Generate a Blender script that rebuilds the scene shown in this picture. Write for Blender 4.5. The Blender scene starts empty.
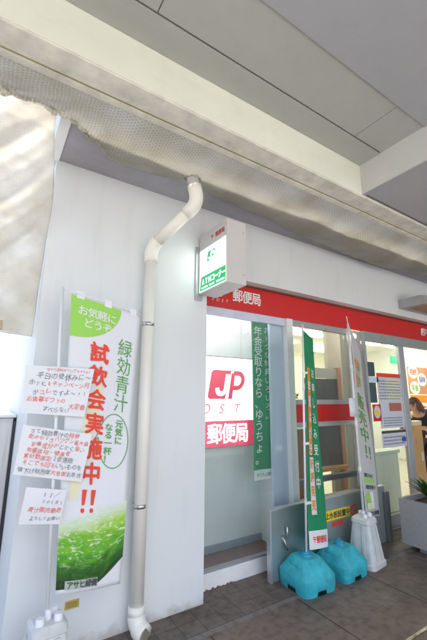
import bpy, bmesh, math, random
from mathutils import Vector, Matrix
random.seed(7)
SC = bpy.context.scene
COL = SC.collection
R = math.radians

# ---------------------------------------------------------------- camera
YAW, PITCH, ROLL = R(32.545), R(12.301), R(0.415)
fw = Vector((math.sin(YAW)*math.cos(PITCH), math.cos(YAW)*math.cos(PITCH), math.sin(PITCH)))
r0 = Vector((math.cos(YAW), -math.sin(YAW), 0)); u0 = r0.cross(fw)
rt = r0*math.cos(ROLL)+u0*math.sin(ROLL); up = u0*math.cos(ROLL)-r0*math.sin(ROLL)
cd = bpy.data.cameras.new('camera'); cam = bpy.data.objects.new('camera', cd); COL.objects.link(cam)
cam.matrix_world = Matrix(((rt.x, up.x, -fw.x, 0), (rt.y, up.y, -fw.y, 0), (rt.z, up.z, -fw.z, 1.5), (0, 0, 0, 1)))
cd.sensor_fit = 'HORIZONTAL'; cd.sensor_width = 36; cd.lens = 351/427*36
cd.dof.use_dof = True; cd.dof.focus_distance = 3.1; cd.dof.aperture_fstop = 2.4
cd.clip_start = 0.05; cd.clip_end = 2000
SC.camera = cam
# ---------------------------------------------------------------- world and sun (bright overcast)
w = bpy.data.worlds.new('World'); SC.world = w; w.use_nodes = True
nt = w.node_tree; bg = nt.nodes['Background']
sky = nt.nodes.new('ShaderNodeTexSky'); sky.sky_type = 'NISHITA'; sky.sun_disc = False
SUN_EL, SUN_AZ = R(61), R(172)          # azimuth from +Y towards +X: behind the camera, a little to the left
sky.sun_elevation = SUN_EL; sky.sun_rotation = SUN_AZ; sky.air_density = 1.0; sky.dust_density = 3.0; sky.ozone_density = 1.0
nt.links.new(sky.outputs[0], bg.inputs[0]); bg.inputs[1].default_value = 0.15
sd = bpy.data.lights.new('sun', 'SUN'); sd.energy = 3.0; sd.angle = R(20); sd.color = (1, .96, .9)
so = bpy.data.objects.new('sun', sd); COL.objects.link(so)
sv = Vector((math.sin(SUN_AZ)*math.cos(SUN_EL), math.cos(SUN_AZ)*math.cos(SUN_EL), math.sin(SUN_EL)))
so.rotation_euler = sv.to_track_quat('Z', 'Y').to_euler()
SC.view_settings.view_transform = 'Standard'; SC.view_settings.look = 'None'
SC.view_settings.exposure = 1.5; SC.view_settings.gamma = 1; SC.view_settings.use_curve_mapping = False
SC.render.engine = 'CYCLES'
try:
    SC.cycles.max_bounces = 10; SC.cycles.diffuse_bounces = 6; SC.cycles.transparent_max_bounces = 16
    SC.cycles.sample_clamp_indirect = 6; SC.cycles.use_denoising = True
except Exception: pass

# ---------------------------------------------------------------- materials
MATS = {}
def principled(name):
    m = bpy.data.materials.new(name); m.use_nodes = True
    return m, m.node_tree, m.node_tree.nodes['Principled BSDF']
def noise_factor(nt, scale, detail=4, coord='Object', stretch=None):
    tc = nt.nodes.new('ShaderNodeTexCoord'); src = tc.outputs[coord]
    if stretch:
        mp = nt.nodes.new('ShaderNodeMapping'); mp.inputs['Scale'].default_value = stretch
        nt.links.new(src, mp.inputs[0]); src = mp.outputs[0]
    n = nt.nodes.new('ShaderNodeTexNoise'); n.inputs['Scale'].default_value = scale; n.inputs['Detail'].default_value = detail
    nt.links.new(src, n.inputs['Vector'])
    return n.outputs['Fac']
def ramp(nt, fac, stops):
    r = nt.nodes.new('ShaderNodeValToRGB'); e = r.color_ramp.elements
    while len(e) < len(stops): e.new(.5)
    for k, (p, c) in enumerate(stops):
        e[k].position = p; e[k].color = (*c, 1) if len(c) == 3 else c
    nt.links.new(fac, r.inputs[0]); return r.outputs[0]
def mat(name, col, rough=.6, metal=0, var=.06, vscale=6, bump=0, bscale=60, spec=.5, emit=None, estr=0, trans=0, stretch=None, stain=0):
    if name in MATS: return MATS[name]
    m, nt, b = principled(name)
    f = noise_factor(nt, vscale, 5, stretch=stretch)
    a = tuple(max(0, c*(1-var)) for c in col); c2 = tuple(min(1, c*(1+var)) for c in col)
    cc = ramp(nt, f, [(.3, a), (.7, c2)])
    if stain:
        for sc_, st_ in ((1.7, (.5, 1.6, 1.6)), (11, None)):
            ff_ = ramp(nt, noise_factor(nt, sc_, 9, stretch=st_), [(.36, (1-stain,)*3), (.47, (1, 1, 1)), (.60, (1, 1, 1)), (.74, (1-stain*.6,)*3)])
            mx = nt.nodes.new('ShaderNodeMix'); mx.data_type = 'RGBA'; mx.blend_type = 'MULTIPLY'; mx.inputs[0].default_value = 1
            nt.links.new(cc, mx.inputs[6]); nt.links.new(ff_, mx.inputs[7]); cc = mx.outputs[2]
    nt.links.new(cc, b.inputs['Base Color'])
    b.inputs['Roughness'].default_value = rough; b.inputs['Metallic'].default_value = metal
    b.inputs['Specular IOR Level'].default_value = spec
    if emit: b.inputs['Emission Color'].default_value = (*emit, 1); b.inputs['Emission Strength'].default_value = estr
    if bump:
        bn = nt.nodes.new('ShaderNodeBump'); bn.inputs['Strength'].default_value = bump; bn.inputs['Distance'].default_value = .01
        nt.links.new(noise_factor(nt, bscale, 4), bn.inputs['Height']); nt.links.new(bn.outputs[0], b.inputs['Normal'])
    if trans:
        out = nt.nodes['Material Output']; tl = nt.nodes.new('ShaderNodeBsdfTranslucent'); tl.inputs[0].default_value = (*col, 1)
        mx = nt.nodes.new('ShaderNodeMixShader'); mx.inputs[0].default_value = trans
        nt.links.new(b.outputs[0], mx.inputs[1]); nt.links.new(tl.outputs[0], mx.inputs[2]); nt.links.new(mx.outputs[0], out.inputs[0])
    MATS[name] = m; return m
def wall_mat():
    m, nt, b = principled('painted_wall')
    f1 = noise_factor(nt, 1.3, 6); f2 = noise_factor(nt, 9, 6, stretch=(1, 1, .18))
    c1 = ramp(nt, f1, [(.3, (.70, .72, .72)), (.7, (.76, .78, .775))])
    c2 = ramp(nt, f2, [(.56, (1, 1, 1)), (.76, (.92, .915, .90))])
    mx = nt.nodes.new('ShaderNodeMix'); mx.data_type = 'RGBA'; mx.blend_type = 'MULTIPLY'; mx.inputs[0].default_value = .7
    nt.links.new(c1, mx.inputs[6]); nt.links.new(c2, mx.inputs[7])
    # grime near the foot of the wall, broken up by noise
    tc = nt.nodes.new('ShaderNodeTexCoord'); sx = nt.nodes.new('ShaderNodeSeparateXYZ'); nt.links.new(tc.outputs['Object'], sx.inputs[0])
    f3 = noise_factor(nt, 14, 6); ad = nt.nodes.new('ShaderNodeMath'); ad.operation = 'MULTIPLY_ADD'; ad.inputs[1].default_value = .16
    nt.links.new(f3, ad.inputs[0]); mn = nt.nodes.new('ShaderNodeMath'); mn.operation = 'MULTIPLY'; mn.inputs[1].default_value = -1
    nt.links.new(sx.outputs[2], mn.inputs[0]); nt.links.new(mn.outputs[0], ad.inputs[2])
    c3 = ramp(nt, ad.outputs[0], [(.02, (1, 1, 1)), (.085, (.62, .57, .5))])
    m2 = nt.nodes.new('ShaderNodeMix'); m2.data_type = 'RGBA'; m2.blend_type = 'MULTIPLY'; m2.inputs[0].default_value = .8
    nt.links.new(mx.outputs[2], m2.inputs[6]); nt.links.new(c3, m2.inputs[7])
    nt.links.new(m2.outputs[2], b.inputs['Base Color']); b.inputs['Roughness'].default_value = .55
    bn = nt.nodes.new('ShaderNodeBump'); bn.inputs['Strength'].default_value = .12; bn.inputs['Distance'].default_value = .004
    nt.links.new(noise_factor(nt, 90, 3), bn.inputs['Height']); nt.links.new(bn.outputs[0], b.inputs['Normal'])
    return m
def glass_mat(name, tint=(.93, .96, .95), milk=.05, gloss=.09):
    m = bpy.data.materials.new(name); m.use_nodes = True; nt = m.node_tree; nt.nodes.clear()
    o = nt.nodes.new('ShaderNodeOutputMaterial'); t = nt.nodes.new('ShaderNodeBsdfTransparent'); t.inputs[0].default_value = (*tint, 1)
    g = nt.nodes.new('ShaderNodeBsdfGlossy'); g.inputs['Roughness'].default_value = .02
    d = nt.nodes.new('ShaderNodeBsdfDiffuse'); d.inputs[0].default_value = (.8, .85, .9, 1)
    lw = nt.nodes.new('ShaderNodeLayerWeight'); lw.inputs[0].default_value = .5
    pw = nt.nodes.new('ShaderNodeMath'); pw.operation = 'POWER'; pw.inputs[1].default_value = 5; nt.links.new(lw.outputs['Facing'], pw.inputs[0])
    fr = nt.nodes.new('ShaderNodeMath'); fr.operation = 'MULTIPLY_ADD'; fr.inputs[1].default_value = .9; fr.inputs[2].default_value = .035; nt.links.new(pw.outputs[0], fr.inputs[0])
    m1 = nt.nodes.new('ShaderNodeMixShader'); nt.links.new(fr.outputs[0], m1.inputs[0]); nt.links.new(t.outputs[0], m1.inputs[1]); nt.links.new(g.outputs[0], m1.inputs[2])
    m2 = nt.nodes.new('ShaderNodeMixShader')
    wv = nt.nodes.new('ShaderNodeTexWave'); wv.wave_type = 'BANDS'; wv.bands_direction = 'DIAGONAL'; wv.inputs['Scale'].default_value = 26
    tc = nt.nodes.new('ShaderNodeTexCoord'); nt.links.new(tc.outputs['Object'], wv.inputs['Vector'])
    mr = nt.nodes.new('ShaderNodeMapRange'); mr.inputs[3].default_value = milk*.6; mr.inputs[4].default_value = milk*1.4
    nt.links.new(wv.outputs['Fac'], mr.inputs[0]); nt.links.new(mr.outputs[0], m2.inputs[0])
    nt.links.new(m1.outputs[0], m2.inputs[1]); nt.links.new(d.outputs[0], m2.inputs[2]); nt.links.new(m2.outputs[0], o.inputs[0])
    return m
def emis(name, col, s):
    if name in MATS: return MATS[name]
    m, nt, b = principled(name); b.inputs['Base Color'].default_value = (*[min(1, c) for c in col], 1)
    b.inputs['Emission Color'].default_value = (*col, 1); b.inputs['Emission Strength'].default_value = s; b.inputs['Roughness'].default_value = .3
    MATS[name] = m; return m
def paving_mat():
    m, nt, b = principled('paving_tiles')
    tc = nt.nodes.new('ShaderNodeTexCoord'); sx = nt.nodes.new('ShaderNodeSeparateXYZ'); nt.links.new(tc.outputs['Object'], sx.inputs[0])
    def brick(scx, scy, ox, oy, c1, c2, mo, mortar=.02):
        mp = nt.nodes.new('ShaderNodeMapping'); mp.inputs['Location'].default_value = (ox, oy, 0)
        nt.links.new(tc.outputs['Object'], mp.inputs[0])
        bk = nt.nodes.new('ShaderNodeTexBrick'); bk.offset = 0; bk.squash = 1
        bk.inputs['Scale'].default_value = 1; bk.inputs['Brick Width'].default_value = scx; bk.inputs['Row Height'].default_value = scy
        bk.inputs['Mortar Size'].default_value = mortar; bk.inputs['Mortar Smooth'].default_value = .3; bk.inputs['Bias'].default_value = 0
        bk.inputs['Color1'].default_value = (*c1, 1); bk.inputs['Color2'].default_value = (*c2, 1); bk.inputs['Mortar'].default_value = (*mo, 1)
        nt.links.new(mp.outputs[0], bk.inputs[0]); return bk
    small = brick(.157, .138, -.015, -2.275+.138*18, (.168, .138, .116), (.128, .106, .090), (.055, .046, .040), .0028)
    large = brick(.3925, .3925, -.24+.0, -2.225+.3925*6, (.186, .147, .122), (.163, .131, .109), (.112, .090, .076), .0022)
    exp_ = brick(.785, 60, -.625+.0, 30, (1, 1, 1), (1, 1, 1), (.28, .25, .23), .006)
    def step(y):
        s = nt.nodes.new('ShaderNodeMath'); s.operation = 'GREATER_THAN'; s.inputs[1].default_value = y; nt.links.new(sx.outputs[1], s.inputs[0]); return s.outputs[0]
    def mix(f, a, bb, bt='MIX'):
        x = nt.nodes.new('ShaderNodeMix'); x.data_type = 'RGBA'; x.blend_type = bt
        if isinstance(f, float): x.inputs[0].default_value = f
        else: nt.links.new(f, x.inputs[0])
        for s, v in ((6, a), (7, bb)):
            if isinstance(v, tuple): x.inputs[s].default_value = (*v, 1)
            else: nt.links.new(v, x.inputs[s])
        return x.outputs[2]
    front = mix(1., large.outputs[0], exp_.outputs[0], 'MULTIPLY')
    c = mix(step(2.225), front, (.190, .176, .166))
    c = mix(step(2.272), c, small.outputs[0])
    f = noise_factor(nt, 2.2, 8); st = ramp(nt, f, [(.34, (.66, .63, .60)), (.5, (1, 1, 1)), (.68, (1.1, 1.08, 1.05))])
    c = mix(.85, c, st, 'MULTIPLY')
    f = noise_factor(nt, 17, 8); st = ramp(nt, f, [(.36, (.58, .56, .53)), (.54, (1.12, 1.1, 1.08))])
    c = mix(.6, c, st, 'MULTIPLY')
    f = noise_factor(nt, 160, 3); st = ramp(nt, f, [(.3, (.8, .8, .8)), (.7, (1, 1, 1))])
    c = mix(.7, c, st, 'MULTIPLY')
    nt.links.new(c, b.inputs['Base Color'])
    rr = ramp(nt, noise_factor(nt, 5, 5), [(.3, (.42,)*3), (.7, (.66,)*3)]); nt.links.new(rr, b.inputs['Roughness'])
    b.inputs['Specular IOR Level'].default_value = .35
    bn = nt.nodes.new('ShaderNodeBump'); bn.inputs['Strength'].default_value = .35; bn.inputs['Distance'].default_value = .003
    nt.links.new(noise_factor(nt, 120, 4), bn.inputs['Height']); nt.links.new(bn.outputs[0], b.inputs['Normal'])
    return m
def quilt_mat(name, base, edge, scale, trans, sheen=.35, clear=False):
    """bubble sheet: three cosines at 60 degrees over the sheet's own UV (in metres)"""
    m, nt, b = principled(name)
    tc = nt.nodes.new('ShaderNodeTexCoord')
    k = 2*math.pi/scale*2/math.sqrt(3); outs = []
    dn = nt.nodes.new('ShaderNodeTexNoise'); dn.inputs['Scale'].default_value = 9; dn.inputs['Detail'].default_value = 3; nt.links.new(tc.outputs['UV'], dn.inputs['Vector'])
    dm = nt.nodes.new('ShaderNodeVectorMath'); dm.operation = 'MULTIPLY_ADD'; dm.inputs[1].default_value = (.030, .030, 0); nt.links.new(dn.outputs['Color'], dm.inputs[0]); nt.links.new(tc.outputs['UV'], dm.inputs[2])
    for a in (0, 60, 120):
        d = nt.nodes.new('ShaderNodeVectorMath'); d.operation = 'DOT_PRODUCT'
        d.inputs[1].default_value = (k*math.cos(R(a)), k*math.sin(R(a)), 0); nt.links.new(dm.outputs[0], d.inputs[0])
        c = nt.nodes.new('ShaderNodeMath'); c.operation = 'COSINE'; nt.links.new(d.outputs['Value'], c.inputs[0]); outs.append(c.outputs[0])
    s = nt.nodes.new('ShaderNodeMath'); s.operation = 'ADD'; nt.links.new(outs[0], s.inputs[0]); nt.links.new(outs[1], s.inputs[1])
    s2 = nt.nodes.new('ShaderNodeMath'); s2.operation = 'ADD'; nt.links.new(s.outputs[0], s2.inputs[0]); nt.links.new(outs[2], s2.inputs[1])
    mr = nt.nodes.new('ShaderNodeMapRange'); mr.inputs[1].default_value = -1.5; mr.inputs[2].default_value = 3; nt.links.new(s2.outputs[0], mr.inputs[0])
    c1 = ramp(nt, mr.outputs[0], [(.0, edge), (.05, edge), (.19, base), (.8, base), (1, tuple(c*.8+.2*d for c, d in zip(base, edge)))])
    n = noise_factor(nt, 3.0, 6, 'UV'); c2 = ramp(nt, n, [(.3, (.72, .68, .58)), (.6, (1, 1, 1))])
    mx = nt.nodes.new('ShaderNodeMix'); mx.data_type = 'RGBA'; mx.blend_type = 'MULTIPLY'; mx.inputs[0].default_value = .75
    nt.links.new(c1, mx.inputs[6]); nt.links.new(c2, mx.inputs[7]); nt.links.new(mx.outputs[2], b.inputs['Base Color'])
    b.inputs['Roughness'].default_value = sheen; b.inputs['Specular IOR Level'].default_value = .4
    bn = nt.nodes.new('ShaderNodeBump'); bn.inputs['Strength'].default_value = .6; bn.inputs['Distance'].default_value = .004
    nt.links.new(mr.outputs[0], bn.inputs['Height']); nt.links.new(bn.outputs[0], b.inputs['Normal'])
    tl = nt.nodes.new('ShaderNodeBsdfTranslucent'); nt.links.new(mx.outputs[2], tl.inputs[0])
    ms = nt.nodes.new('ShaderNodeMixShader'); ms.inputs[0].default_value = trans
    nt.links.new(b.outputs[0], ms.inputs[1]); nt.links.new(tl.outputs[0], ms.inputs[2]); nt.links.new(ms.outputs[0], nt.nodes['Material Output'].inputs[0])
    if clear:      # thin see-through film, clearer away from the dirty folds at the top
        tp_ = nt.nodes.new('ShaderNodeBsdfTransparent'); sx = nt.nodes.new('ShaderNodeSeparateXYZ'); nt.links.new(tc.outputs['UV'], sx.inputs[0])
        fa_ = ramp(nt, sx.outputs[1], [(.15, (.10,)*3), (.75, (.45,)*3), (1.0, (.7,)*3)]); m2 = nt.nodes.new('ShaderNodeMixShader')
        nt.links.new(fa_, m2.inputs[0]); nt.links.new(ms.outputs[0], m2.inputs[1]); nt.links.new(tp_.outputs[0], m2.inputs[2]); nt.links.new(m2.outputs[0], nt.nodes['Material Output'].inputs[0])
    return m
def splash_mat():
    m, nt, b = principled('green_juice_print')
    tc = nt.nodes.new('ShaderNodeTexCoord'); sx = nt.nodes.new('ShaderNodeSeparateXYZ'); nt.links.new(tc.outputs['UV'], sx.inputs[0])
    mp = nt.nodes.new('ShaderNodeMapping'); mp.inputs['Scale'].default_value = (2.2, 5.2, 1); mp.inputs['Rotation'].default_value = (0, 0, R(-22)); nt.links.new(tc.outputs['UV'], mp.inputs[0])
    n = nt.nodes.new('ShaderNodeTexNoise'); n.inputs['Scale'].default_value = 1.6; n.inputs['Detail'].default_value = 6; n.inputs['Distortion'].default_value = 1.4
    nt.links.new(mp.outputs[0], n.inputs[0])
    a = nt.nodes.new('ShaderNodeMath'); a.operation = 'MULTIPLY_ADD'; a.inputs[1].default_value = .55; nt.links.new(n.outputs[0], a.inputs[0]); nt.links.new(sx.outputs[1], a.inputs[2])
    c = ramp(nt, a.outputs[0], [(.28, (.010, .03, .008)), (.47, (.03, .15, .01)), (.64, (.10, .38, .015)), (.84, (.20, .48, .03)), (1.0, (.42, .66, .10))])
    # foam streaks
    n2 = nt.nodes.new('ShaderNodeTexNoise'); n2.inputs['Scale'].default_value = 2.6; n2.inputs['Detail'].default_value = 8; n2.inputs['Distortion'].default_value = 2.2; nt.links.new(mp.outputs[0], n2.inputs[0])
    f2 = ramp(nt, n2.outputs[0], [(.55, (0, 0, 0)), (.66, (.8, .8, .8))])
    band = ramp(nt, sx.outputs[1], [(.18, (0, 0, 0)), (.36, (1, 1, 1)), (.85, (1, 1, 1)), (.95, (0, 0, 0))])
    mm = nt.nodes.new('ShaderNodeMath'); mm.operation = 'MULTIPLY'; nt.links.new(f2, mm.inputs[0]); nt.links.new(band, mm.inputs[1])
    mx = nt.nodes.new('ShaderNodeMix'); mx.data_type = 'RGBA'; mx.inputs[7].default_value = (.78, .86, .62, 1); nt.links.new(mm.outputs[0], mx.inputs[0]); nt.links.new(c, mx.inputs[6])
    # fade to the white cloth along an uneven top edge, higher to the right
    a2 = nt.nodes.new('ShaderNodeMath'); a2.operation = 'MULTIPLY_ADD'; a2.inputs[1].default_value = .22; nt.links.new(n.outputs[0], a2.inputs[0]); nt.links.new(sx.outputs[1], a2.inputs[2])
    a3 = nt.nodes.new('ShaderNodeMath'); a3.operation = 'MULTIPLY_ADD'; a3.inputs[1].default_value = -.24; nt.links.new(sx.outputs[0], a3.inputs[0]); nt.links.new(a2.outputs[0], a3.inputs[2])
    f3 = ramp(nt, a3.outputs[0], [(.62, (0, 0, 0)), (.90, (1, 1, 1))])
    m3 = nt.nodes.new('ShaderNodeMix'); m3.data_type = 'RGBA'; m3.inputs[7].default_value = (.76, .77, .80, 1); nt.links.new(f3, m3.inputs[0]); nt.links.new(mx.outputs[2], m3.inputs[6])
    nt.links.new(m3.outputs[2], b.inputs['Base Color']); b.inputs['Roughness'].default_value = .7
    return m

WALL = wall_mat()
PAINT = mat('cream_paint', (.83, .84, .71), .5, var=.04, vscale=1.5, stain=.025, bump=.08, bscale=14)
PAINT_LIP = mat('dirty_cream_paint', (.74, .73, .64), .6, var=.14, vscale=9, stain=.08, bump=.3, bscale=30)
OCHRE = mat('ochre_sealant', (.42, .37, .16), .7)
PANEL = mat('ceiling_panel', (.46, .48, .45), .6, var=.04, vscale=.8, stain=.03, bump=.1, bscale=20)
SOFFIT = mat('soffit_board', (.41, .425, .445), .6, var=.03, vscale=.8, stain=.03, bump=.1, bscale=20)
GROOVE = mat('dark_groove', (.05, .05, .05), .8)
EAVE = mat('eave_board', (.36, .35, .39), .6, var=.05, stain=.06)
WHITE = mat('white_paint', (.78, .79, .80), .45, var=.03)
CLOTH = mat('white_cloth', (.76, .77, .80), .8, var=.0)
RED = mat('red_band', (.62, .018, .016), .35, var=.04, vscale=2)
REDP = mat('red_print', (.80, .06, .03), .6, var=.0)
BLACKP = mat('black_ink', (.06, .06, .07), .6, var=.0)
GREENP = mat('green_print', (.10, .36, .07), .6, var=.0)
LGREEN = mat('lime_print', (.32, .66, .10), .6, var=.02)
WHITEP = mat('white_print', (.82, .82, .82), .6, var=.0)
ORANGEP = mat('orange_print', (.85, .24, .02), .6, var=.0)
YELLOWP = mat('yellow_print', (.85, .62, .02), .5, var=.02)
PINKG = mat('pale_pink_print', (.82, .70, .68), .6, var=0)
ALU = mat('brushed_aluminium', (.62, .63, .65), .35, .7, var=.05, vscale=4)
FRAME = mat('grey_metal_frame', (.42, .43, .44), .4, .4, var=.04)
DFRAME = mat('dark_metal_frame', (.16, .17, .17), .4, .4, var=.05)
PVC = mat('cream_pvc', (.84, .81, .73), .35, var=.03, vscale=3)
PVCG = mat('grey_pvc', (.46, .44, .42), .4, var=.05)
STEEL = mat('steel', (.6, .6, .6), .25, .9)
DARK = mat('dark_rubber', (.025, .025, .028), .6)
TANK = mat('turquoise_plastic', (.035, .40, .47), .5, var=.22, vscale=16, bump=.3, bscale=40)
TANKD = mat('turquoise_cap_plastic', (.02, .30, .48), .4, var=.1)
CONC = mat('white_plastic_base', (.62, .63, .62), .55, var=.08, vscale=14, bump=.2, bscale=50)
GREENC = mat('green_cloth', (.015, .30, .12), .75, var=.08, vscale=5, trans=.15)
GLASS = glass_mat('shop_glass', milk=.035)
GLASSD = glass_mat('door_glass', milk=.04)

# ---------------------------------------------------------------- geometry helpers
def link(name, bm, m, parent=None, smooth=False):
    me = bpy.data.meshes.new(name); bmesh.ops.recalc_face_normals(bm, faces=bm.faces) if False else None
    bm.to_mesh(me); bm.free()
    for mm in (m if isinstance(m, (list, tuple)) else [m]): me.materials.append(mm)
    if smooth:
        for p in me.polygons: p.use_smooth = True
    o = bpy.data.objects.new(name, me); COL.objects.link(o)
    if parent: o.parent = parent; o.matrix_parent_inverse = parent.matrix_basis.inverted() if parent.type == 'EMPTY' else Matrix()
    return o
def tag(o, label=None, cat=None, group=None, kind=None):
    if label: o['label'] = label
    if cat: o['category'] = cat
    if group: o['group'] = group
    if kind: o['kind'] = kind
    return o
def thing(name, loc, label, cat, group=None):
    o = bpy.data.objects.new(name, None); COL.objects.link(o); o.location = loc; o.empty_display_size = .1
    return tag(o, label, cat, group)
def part(name, bm, m, parent, smooth=False): return link(name, bm, m, parent, smooth)
def struct(name, bm, m): o = link(name, bm, m); o['kind'] = 'structure'; return o
def box(bm, x0, x1, y0, y1, z0, z1, bev=0, mi=0):
    r = bmesh.ops.create_cube(bm, size=1)
    for v in r['verts']:
        v.co = Vector(((x0+x1)/2+v.co.x*(x1-x0), (y0+y1)/2+v.co.y*(y1-y0), (z0+z1)/2+v.co.z*(z1-z0)))
    fs = set(f for v in r['verts'] for f in v.link_faces)
    for f in fs: f.material_index = mi
    if bev:
        bmesh.ops.bevel(bm, geom=list(set(e for v in r['verts'] for e in v.link_edges)), offset=bev, segments=2, affect='EDGES', profile=.6)
    return bm
def B(*a, bev=0):
    bm = bmesh.new(); box(bm, *a, bev=bev); return bm
def tube(bm, pts, rad, n=16, caps=True):
    pts = [Vector(p) for p in pts]; rads = rad if isinstance(rad, (list, tuple)) else [rad]*len(pts)
    rings = []; ref = None
    for i, p in enumerate(pts):
        t = (pts[min(i+1, len(pts)-1)]-pts[max(i-1, 0)]).normalized()
        if ref is None: ref = Vector((1, 0, 0)) if abs(t.x) < .8 else Vector((0, 1, 0))
        a = (ref-t*ref.dot(t)).normalized(); ref = a; b = t.cross(a)
        rings.append([bm.verts.new(p+(a*math.cos(2*math.pi*k/n)+b*math.sin(2*math.pi*k/n))*rads[i]) for k in range(n)])
    for i in range(len(rings)-1):
        for k in range(n): bm.faces.new((rings[i][k], rings[i][(k+1) % n], rings[i+1][(k+1) % n], rings[i+1][k]))
    if caps: bm.faces.new(rings[0][::-1]); bm.faces.new(rings[-1])
    return bm
def T(pts, rad, n=16): return tube(bmesh.new(), pts, rad, n)
def arc(p0, pc, p1, n=8):
    p0, pc, p1 = map(Vector, (p0, pc, p1)); return [p0*(1-t)**2+pc*2*t*(1-t)+p1*t*t for t in [k/n for k in range(n+1)]]
def disc(bm, f, cu, cv, ru, rv, n=28, a0=0, a1=360, off=0):
    vs = [bm.verts.new(f(cu+ru*math.cos(R(a0+(a1-a0)*k/n)), cv+rv*math.sin(R(a0+(a1-a0)*k/n)), off)) for k in range(n+(0 if a1-a0 == 360 else 1))]
    if a1-a0 != 360: vs.append(bm.verts.new(f(cu, cv, off)))
    bm.faces.new(vs); return bm
def quad(bm, f, u0, v0, u1, v1, off=0, nu=1, nv=1):
    g = [[bm.verts.new(f(u0+(u1-u0)*i/nu, v0+(v1-v0)*j/nv, off)) for i in range(nu+1)] for j in range(nv+1)]
    for j in range(nv):
        for i in range(nu): bm.faces.new((g[j][i], g[j+1][i], g[j+1][i+1], g[j][i+1]))
    return bm
def poly(bm, f, pts, off=0, cuts=0):
    """flat outline in (u, v); with cuts it is refined so that it follows a curved cloth"""
    if not cuts: bm.faces.new([bm.verts.new(f(u, v, off)) for u, v in pts]); return bm
    b2 = bmesh.new(); b2.faces.new([b2.verts.new((u, v, 0)) for u, v in pts])
    n_ = 14
    for ax in range(2):
        lo = min(p[ax] for p in pts); hi = max(p[ax] for p in pts)
        for k in range(1, n_):
            co = [0, 0, 0]; no = [0, 0, 0]; co[ax] = lo+(hi-lo)*k/n_; no[ax] = 1
            bmesh.ops.bisect_plane(b2, geom=b2.verts[:]+b2.edges[:]+b2.faces[:], plane_co=co, plane_no=no)
    mp = {v: bm.verts.new(f(v.co.x, v.co.y, off)) for v in b2.verts}
    for q in b2.faces: bm.faces.new([mp[v] for v in q.verts])
    b2.free(); return bm
# lettering: glyph outlines, placed through a surface map f(u, v, offset)
GL = {}
def glyph(ch, bold):
    k = (ch, bold)
    if k in GL: return GL[k]
    c = bpy.data.curves.new('g', 'FONT'); c.body = ch; c.offset = bold; c.resolution_u = 3
    o = bpy.data.objects.new('g', c); COL.objects.link(o)
    bpy.context.view_layer.update()
    me = bpy.data.meshes.new_from_object(o.evaluated_get(bpy.context.evaluated_depsgraph_get()))
    vs = [(v.co.x, v.co.y) for v in me.vertices]; fs = [tuple(p.vertices) for p in me.polygons]
    bpy.data.objects.remove(o); bpy.data.curves.remove(c); bpy.data.meshes.remove(me)
    GL[k] = (vs, fs); return GL[k]
kv = glyph('国', 0)[0]
KX0, KX1 = min(v[0] for v in kv), max(v[0] for v in kv); KY0, KY1 = min(v[1] for v in kv), max(v[1] for v in kv)
KS = .9/(KX1-KX0)
def put(bm, f, ch, cu, cv, su, sv, off=.001, bold=.0, shear=0, rot=0):
    """one character centred on (cu,cv); su, sv: size along u and v (v grows downward)"""
    if ch == ' ': return
    if bold:
        for k, (du, dv) in enumerate(((-1, 0), (1, 0), (0, -1), (0, 1))):
            put(bm, f, ch, cu+du*bold*su, cv+dv*bold*sv, su, sv, off+k*.00012, 0, shear, rot)
        return
    vs, fs = glyph(ch, 0)
    if not vs: return
    if ord(ch) < 0x2000:
        cx = (min(v[0] for v in vs)+max(v[0] for v in vs))/2
    else: cx = (KX0+KX1)/2
    cy = (KY0+KY1)/2; nv = []
    ca, sa = math.cos(R(rot)), math.sin(R(rot))
    for x, y in vs:
        a, b = (x-cx)*KS, (y-cy)*KS; a += b*shear
        if rot: a, b = a*ca-b*sa, a*sa+b*ca
        nv.append(bm.verts.new(f(cu+a*su, cv-b*sv, off)))
    for q in fs:
        try: bm.faces.new([nv[i] for i in q])
        except ValueError: pass
def vtext(bm, f, s, cu, v0, su, sv, step=None, **k):
    for i, ch in enumerate(s): put(bm, f, ch, cu, v0+(step or sv)*i, su, sv, **k)
def htext(bm, f, s, u0, cv, su, sv, step=None, **k):
    for i, ch in enumerate(s): put(bm, f, ch, u0+(step or su)*i, cv, su, sv, **k)
def bilinear(TL, TR, BL, BR, bulge=None):
    TL, TR, BL, BR = map(Vector, (TL, TR, BL, BR)); n = (BL-TL).cross(TR-TL).normalized()
    if n.y > 0 or (abs(n.y) < 1e-6 and n.x > 0): n = -n
    def f(u, v, off=0):
        p = (TL*(1-u)+TR*u)*(1-v)+(BL*(1-u)+BR*u)*v
        return p+n*(off+(bulge(u, v) if bulge else 0))
    return f
def plane_xz(x0, x1, z1, z0, y):       # front-facing (-Y) rectangle, u right, v down
    return bilinear((x0, y, z1), (x1, y, z1), (x0, y, z0), (x1, y, z0))
def sheet(name, f, m, parent, nu=10, nv=24, thick=.0012, uvm=(1, 1)):
    bm = quad(bmesh.new(), f, 0, 0, 1, 1, 0, nu, nv)
    uv = bm.loops.layers.uv.new('UVMap'); bm.verts.ensure_lookup_table()
    for i, v in enumerate(bm.verts):
        a, b = i % (nu+1), i//(nu+1)
        for l in v.link_loops: l[uv].uv = (a/nu*uvm[0], (1-b/nv)*uvm[1])
    o = link(name, bm, m, parent, True)
    md = o.modifiers.new('thickness', 'SOLIDIFY'); md.thickness = thick; md.offset = -1
    return o
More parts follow.
